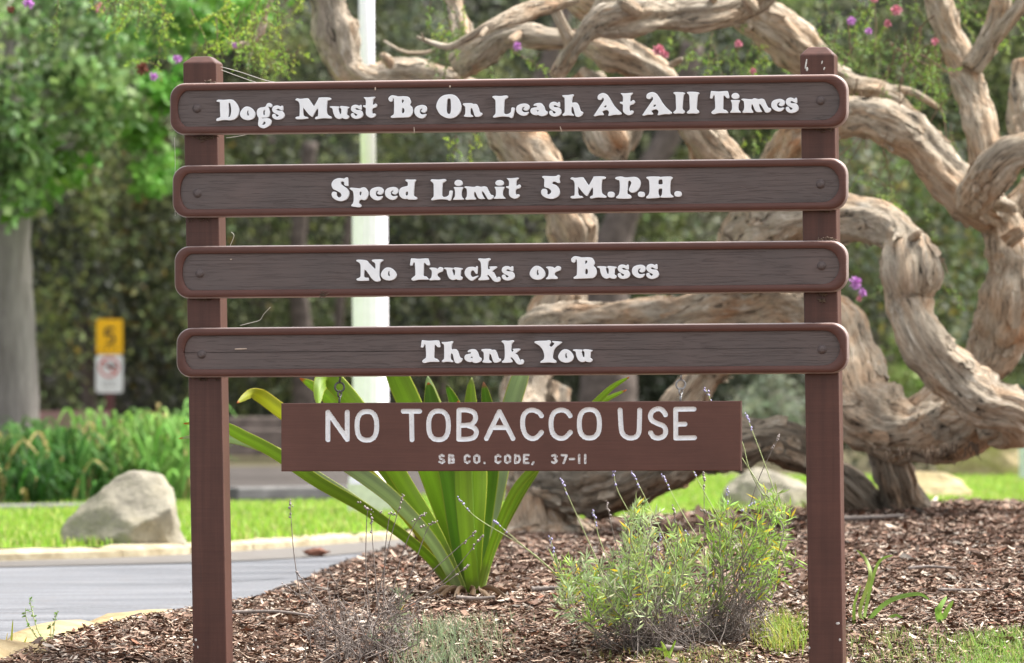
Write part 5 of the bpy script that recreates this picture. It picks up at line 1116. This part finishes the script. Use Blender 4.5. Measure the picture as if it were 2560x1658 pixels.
# low timber rail far left, timber edging beyond the lawn, grey post at right edge
M_RAIL = m_plain('weathered_rail', (0.26, 0.16, 0.14), .9, .2, .25, 9)
def beam(p0, p1, h, d, name, label, mat):
    ax = p1 - p0; L = np.linalg.norm(ax); ax /= L; s_ = np.array([-ax[1], ax[0], 0]); V = []
    for a in (0, L):
        for (y, z) in ((-d / 2, 0), (d / 2, 0), (d / 2, h), (-d / 2, h)): V.append(ax * a + s_ * y + np.array([0, 0, z]))
    V = np.array(V) + p0; o = top_mesh(name, V, [(0, 1, 2, 3), (7, 6, 5, 4), (0, 4, 5, 1), (1, 5, 6, 2), (2, 6, 7, 3), (3, 7, 4, 0)], mat, label, 'rail', p0, smooth=False); return bevel_obj(o, .015)
fr0, fr1 = pix(60, 1072, 58), pix(270, 1072, 58)
fr = empty('timber_rail', (fr0[0], fr0[1], -.05), 'low reddish timber rail far behind the strappy plants at left', 'rail'); fo = np.array([fr0[0], fr0[1], -.05])
V, F = box(0, fr1[0] - fr0[0], -.05, .05, fr0[2] + .05, fr0[2] + .05 + .17); mesh('rail', V + fo, F, M_RAIL, fr, fo, smooth=False)
for x in (.08, fr1[0] - fr0[0] - .15): V, F = box(x, x + .1, .05, .15, 0, fr0[2] + .2); mesh('post', V + fo, F, M_RAIL, fr, fo, smooth=False)
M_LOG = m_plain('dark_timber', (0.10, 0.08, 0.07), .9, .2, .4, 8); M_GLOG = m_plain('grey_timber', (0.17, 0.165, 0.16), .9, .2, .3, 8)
def logz(px0, px1, py, D, h, label, mat):
    a, b = pix(px0, py, D), pix(px1, py, D + .4); a[2] = b[2] = max(a[2], -.04); beam(a, b, h, .14, 'timber_edging', label, mat)
logz(-60, 205, 1296, 33.0, .075, 'grey timber edging below the strappy plants at the left edge', M_GLOG)
logz(580, 860, 1252, 37.6, .085, 'grey timber edging along the far edge of the lawn left of the lamp post', M_GLOG)
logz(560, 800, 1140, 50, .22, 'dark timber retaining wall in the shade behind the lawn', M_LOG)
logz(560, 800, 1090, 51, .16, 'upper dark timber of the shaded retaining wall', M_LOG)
V, F = box(-.05, .05, -.05, .05, 0, .68); pb = pix(2566, 1180, 44); pb[2] = 0
gp = empty('marker_post', pb, 'pale grey marker post with a dark cap at the right edge', 'post'); mesh('shaft', V + pb, F, m_plain('pale_grey', (.5, .53, .56), .6), gp, pb, smooth=False)
V, F = box(-.055, .055, -.055, .055, .68, .74); mesh('cap', V + pb, F, m_plain('dark_cap', (.04, .045, .06), .6), gp, pb, smooth=False)

# ------------------------------------------------------------------ strappy plants beyond the drive
M_STRAP = m_leaf('strap_leaf', .35, .65, .12)
def strappy(px, D, h, n, spread, col, label, nm='strap_leaf_plant'):
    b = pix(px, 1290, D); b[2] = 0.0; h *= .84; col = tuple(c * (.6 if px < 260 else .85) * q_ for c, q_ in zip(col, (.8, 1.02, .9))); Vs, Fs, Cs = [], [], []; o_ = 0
    for k in range(n):
        a = rng.uniform(0, 6.28); d = np.array([math.cos(a), math.sin(a), 0]); L = h * rng.uniform(.45, 1.3); sp = spread * rng.uniform(.3, 1.1); p0 = b + np.r_[rng.normal(0, .07, 2), 0]
        V, F = ribbon([p0, p0 + d * sp * .3 + np.array([0, 0, L * .6]), p0 + d * sp * .75 + np.array([0, 0, L * .95]), p0 + d * sp * 1.25 + np.array([0, 0, L * .78])], .026, np.array([-d[1], d[0], .1]) * 0 + d * .3 + np.array([0, 0, .9]))
        Vs.append(V); Fs += [tuple(i + o_ for i in f) for f in F]; o_ += len(V); Cs.append(np.repeat(vary(col, 1, .5, (.3, .24, .1), .06), len(V), 0))
    o = mesh(nm, np.vstack(Vs), Fs, M_STRAP, None, b, col=np.vstack(Cs)); o.location = Vector(b)
    return tag(o, label, 'plant', 'strappy plants beyond the lawn')
SC = [((20, 34.6, .46, .30), 'dark green strappy clump at the left edge above the grey edging'), ((90, 34.2, .40, .28), 'strappy green clump left of the pale boulder top'), ((165, 35.2, .50, .32), 'tall strappy clump just left behind the pale boulder'),
      ((235, 36.2, .50, .32), 'strappy clump straight behind the pale boulder'), ((310, 36.8, .56, .34), 'yellow green strappy clump right behind the boulder top'), ((380, 36.2, .58, .34), 'bright strappy clump between the boulder and the left post'),
      ((440, 37, .60, .34), 'tallest bright strappy clump touching the left post'), ((130, 37.6, .55, .34), 'strappy clump in the second row under the grey trunk'), ((270, 39, .62, .34), 'strappy clump in the second row below the traffic sign'), ((420, 39.5, .66, .34), 'strappy clump in the second row near the left post'), ((40, 38.6, .55, .34), 'strappy clump in the second row at the far left')]
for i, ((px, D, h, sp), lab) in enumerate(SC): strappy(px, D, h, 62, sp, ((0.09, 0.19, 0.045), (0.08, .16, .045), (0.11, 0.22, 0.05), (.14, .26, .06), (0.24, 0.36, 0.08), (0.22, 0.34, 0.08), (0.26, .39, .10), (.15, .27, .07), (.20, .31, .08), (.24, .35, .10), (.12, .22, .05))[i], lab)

# ------------------------------------------------------------------ trees and shrubs behind
M_FOL = m_leaf('background_leaf', .3, .55, .25)
t = NT('grey_bark', .95, .1); n1 = t.noise(t.coord(scale=(14, 14, 2)), 1.0, 6, .7)
M_GBARK = t.color(t.ramp(n1, [(.3, (.12, .108, .098)), (.55, (.215, .197, .18)), (.75, (.29, .27, .25))])); t.bump(n1, .8, .02)
M_DBARK = m_plain('dark_bark', (0.11, 0.09, 0.08), .95, .1, .4, 12)
def crown(cx_, cy_, rx, ry, D, n, leaf, cols, clumps=40, dz=None, aspect=.5, alt=None, altp=0.0, shell=.0):
    r = np.array([rx * VS / FPX * D, dz or rx * VS / FPX * D * .7, ry * VS / FPX * D]); c0 = vpix(cx_, cy_, D)
    cc = rand_unit(clumps) * (rng.random((clumps, 1)) ** (1 / 3)) * r + c0
    if D > 50: n = int(n * 2.1); leaf = leaf * .66
    i = rng.integers(0, clumps, n); c = cc[i] + rng.normal(0, 1, (n, 3)) * r * .20
    a = rand_unit(n); a[:, 2] -= .3; a /= np.linalg.norm(a, axis=1)[:, None]
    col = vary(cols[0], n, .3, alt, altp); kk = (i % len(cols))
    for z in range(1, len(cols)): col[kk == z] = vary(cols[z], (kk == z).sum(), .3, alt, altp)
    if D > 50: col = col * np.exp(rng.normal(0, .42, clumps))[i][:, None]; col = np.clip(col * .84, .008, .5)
    V, F = leaf_quads(c, a, leaf * rng.uniform(.6, 1.3, n), aspect, .15)
    return V, F, np.repeat(col, 4, 0)
def bg_plant(name, label, base, D, crowns, trunks, mat=None, cat='tree', group='woodland trees and shrubs behind'):
    b = vpix(base[0], base[1], D); b[2] = -.05
    root = empty(name, b, label, cat, group); Vs, Fs, Cs = [], [], []; o_ = 0
    for c in crowns:
        V, F, C = crown(*c[:4], c[4], *c[5:8], **(c[8] if len(c) > 8 else {})); Vs.append(V); Fs.append(F + o_); Cs.append(C); o_ += len(V)
    if Vs: mesh('crown', np.vstack(Vs), np.vstack(Fs), M_FOL, root, b, col=np.vstack(Cs), smooth=False)
    for path in trunks:
        V, F, U = limb([(x, y, w, d) for x, y, w, d in path], seed=rng.integers(1, 90), step=.09, sides=20, amp=.04, ridge=.05, wob=.05, kn=.08); mesh('trunk' if path is trunks[0] else 'branch', V, F, mat or M_DBARK, root, b, vec=U)
    return root
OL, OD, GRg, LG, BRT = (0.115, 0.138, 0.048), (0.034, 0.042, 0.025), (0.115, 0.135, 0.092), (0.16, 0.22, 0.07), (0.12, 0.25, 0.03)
# the grey trunk with broad bright leaves, upper left
bg_plant('sycamore_tree', 'broad leaved tree with smooth grey trunk and bright green leaves at the left edge', (30, 1180), 40,
  [(60, 120, 190, 190, 40, 1700, .085, ((0.17, 0.27, 0.09), (0.06, 0.10, 0.035), (0.22, 0.31, 0.12), (.10, .17, .06)), dict(clumps=34, dz=1.4, aspect=.75)), (210, 210, 120, 110, 39.5, 700, .085, ((0.18, 0.28, 0.09), (.08, .14, .04), (.14, .23, .07)), dict(clumps=20, dz=.8, aspect=.75)),
   (20, 330, 90, 150, 38.8, 700, .085, ((0.15, 0.25, 0.08), (.07, .12, .04), (.12, .2, .06)), dict(clumps=22, dz=.3, aspect=.75)), (60, 400, 110, 90, 40, 700, .085, ((0.11, 0.25, 0.03), (.09, .19, .03)), dict(clumps=20, dz=.8, aspect=.8)), (350, 410, 60, 50, 40, 330, .085, ((0.13, 0.29, 0.05),), dict(clumps=9, dz=.4, aspect=.8)), (335, 300, 45, 60, 40, 260, .085, ((0.12, 0.27, 0.04),), dict(clumps=8, dz=.4, aspect=.8)),
   (430, 200, 70, 60, 40, 420, .085, ((0.12, 0.30, 0.05),), dict(clumps=9, dz=.4, aspect=.8)), (310, 60, 120, 90, 41, 600, .085, ((0.14, 0.27, 0.07), (.08, .16, .04)), dict(clumps=18, dz=.8, aspect=.8)), (520, 20, 110, 60, 41, 560, .085, ((0.11, 0.25, 0.04),), dict(clumps=14, dz=.8, aspect=.8))],
  [[(20, 1190, 190, 40), (22, 1000, 150, 40), (12, 760, 142, 40), (2, 520, 138, 40), (-10, 300, 130, 40), (-20, 0, 120, 40)], [(0, 420, 40, 40), (90, 360, 24, 40), (230, 335, 14, 40)], [(10, 330, 40, 40), (130, 200, 26, 40), (240, 150, 16, 40), (180, 80, 10, 40)]], M_GBARK)
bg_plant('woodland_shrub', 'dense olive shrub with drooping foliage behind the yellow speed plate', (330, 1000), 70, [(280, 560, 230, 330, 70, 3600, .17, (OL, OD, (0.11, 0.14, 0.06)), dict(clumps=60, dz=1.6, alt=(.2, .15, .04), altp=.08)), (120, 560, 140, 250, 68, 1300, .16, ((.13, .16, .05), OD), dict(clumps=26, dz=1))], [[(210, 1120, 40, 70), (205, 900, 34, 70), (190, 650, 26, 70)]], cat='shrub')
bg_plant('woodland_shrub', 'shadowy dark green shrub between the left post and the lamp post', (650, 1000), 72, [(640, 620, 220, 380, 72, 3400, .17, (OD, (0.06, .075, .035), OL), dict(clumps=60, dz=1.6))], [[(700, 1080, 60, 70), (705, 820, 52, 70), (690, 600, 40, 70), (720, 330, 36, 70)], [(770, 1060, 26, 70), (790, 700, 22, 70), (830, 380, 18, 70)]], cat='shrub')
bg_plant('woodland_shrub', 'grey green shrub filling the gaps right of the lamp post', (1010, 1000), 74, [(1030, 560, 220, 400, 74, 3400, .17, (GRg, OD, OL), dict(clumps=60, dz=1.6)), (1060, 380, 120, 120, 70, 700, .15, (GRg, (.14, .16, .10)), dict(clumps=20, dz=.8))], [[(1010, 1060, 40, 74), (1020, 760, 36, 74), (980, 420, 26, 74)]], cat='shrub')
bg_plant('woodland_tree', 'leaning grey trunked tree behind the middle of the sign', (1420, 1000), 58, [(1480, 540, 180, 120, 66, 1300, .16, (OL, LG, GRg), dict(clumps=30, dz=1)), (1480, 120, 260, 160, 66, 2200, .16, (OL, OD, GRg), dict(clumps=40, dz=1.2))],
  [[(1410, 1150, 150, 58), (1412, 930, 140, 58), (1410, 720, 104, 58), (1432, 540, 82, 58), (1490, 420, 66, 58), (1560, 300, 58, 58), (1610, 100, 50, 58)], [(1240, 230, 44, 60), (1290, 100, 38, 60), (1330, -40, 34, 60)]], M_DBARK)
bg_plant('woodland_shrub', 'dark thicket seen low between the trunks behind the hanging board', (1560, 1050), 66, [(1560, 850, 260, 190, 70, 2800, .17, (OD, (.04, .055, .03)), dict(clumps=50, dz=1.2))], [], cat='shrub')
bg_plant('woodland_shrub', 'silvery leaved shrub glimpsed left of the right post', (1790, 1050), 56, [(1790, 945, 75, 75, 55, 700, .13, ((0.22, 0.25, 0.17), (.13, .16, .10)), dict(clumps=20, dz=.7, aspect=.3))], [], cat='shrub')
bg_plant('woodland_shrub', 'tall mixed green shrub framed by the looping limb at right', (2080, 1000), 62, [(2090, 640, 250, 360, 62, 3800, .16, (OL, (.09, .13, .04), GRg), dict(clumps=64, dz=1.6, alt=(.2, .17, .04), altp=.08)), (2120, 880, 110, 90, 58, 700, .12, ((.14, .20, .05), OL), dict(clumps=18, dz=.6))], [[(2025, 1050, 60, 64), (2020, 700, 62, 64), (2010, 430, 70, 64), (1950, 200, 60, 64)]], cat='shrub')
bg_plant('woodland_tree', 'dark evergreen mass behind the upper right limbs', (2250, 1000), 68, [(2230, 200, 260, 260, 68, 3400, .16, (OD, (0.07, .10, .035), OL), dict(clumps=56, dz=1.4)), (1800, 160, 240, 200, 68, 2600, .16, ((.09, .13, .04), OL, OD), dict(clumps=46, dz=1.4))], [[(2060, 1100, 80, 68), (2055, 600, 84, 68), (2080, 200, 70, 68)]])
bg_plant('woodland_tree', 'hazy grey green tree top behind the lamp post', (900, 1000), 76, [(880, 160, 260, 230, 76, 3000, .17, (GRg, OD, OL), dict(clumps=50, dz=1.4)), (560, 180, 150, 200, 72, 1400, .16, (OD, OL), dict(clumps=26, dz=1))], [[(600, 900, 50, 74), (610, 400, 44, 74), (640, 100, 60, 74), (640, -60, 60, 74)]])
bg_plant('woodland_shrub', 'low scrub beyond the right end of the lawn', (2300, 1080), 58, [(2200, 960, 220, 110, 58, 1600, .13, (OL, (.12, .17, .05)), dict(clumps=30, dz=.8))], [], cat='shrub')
# the wood as one dim mass behind everything, on rising ground
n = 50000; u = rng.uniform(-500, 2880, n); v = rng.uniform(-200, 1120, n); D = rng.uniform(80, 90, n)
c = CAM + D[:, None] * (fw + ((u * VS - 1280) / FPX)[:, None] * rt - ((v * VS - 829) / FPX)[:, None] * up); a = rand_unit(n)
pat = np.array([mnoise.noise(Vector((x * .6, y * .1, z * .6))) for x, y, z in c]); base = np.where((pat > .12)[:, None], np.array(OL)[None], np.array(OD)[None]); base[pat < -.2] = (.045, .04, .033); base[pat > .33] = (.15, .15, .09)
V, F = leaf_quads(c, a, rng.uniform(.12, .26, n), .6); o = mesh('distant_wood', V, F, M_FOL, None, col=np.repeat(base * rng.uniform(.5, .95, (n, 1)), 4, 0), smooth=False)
tag(o, 'dim mass of woodland foliage filling the background', 'woodland', kind='stuff')
t = NT('hillside', .95, .05); t.color(t.ramp(t.noise(t.coord(), 1.4, 7, .7), [(.3, (.018, .02, .012)), (.6, (.05, .055, .03)), (.8, (.08, .075, .05))])); 
V, F = grid(np.linspace(-120, 120, 40), np.linspace(86, 150, 24), lambda x, y: np.interp(y, [86, 92, 110, 150], [-.2, 4, 16, 30]) + np.sin(x * .2) * 1.2 * (y - 86) / 60); tag(mesh('hill', V, F, t.m), kind='structure')
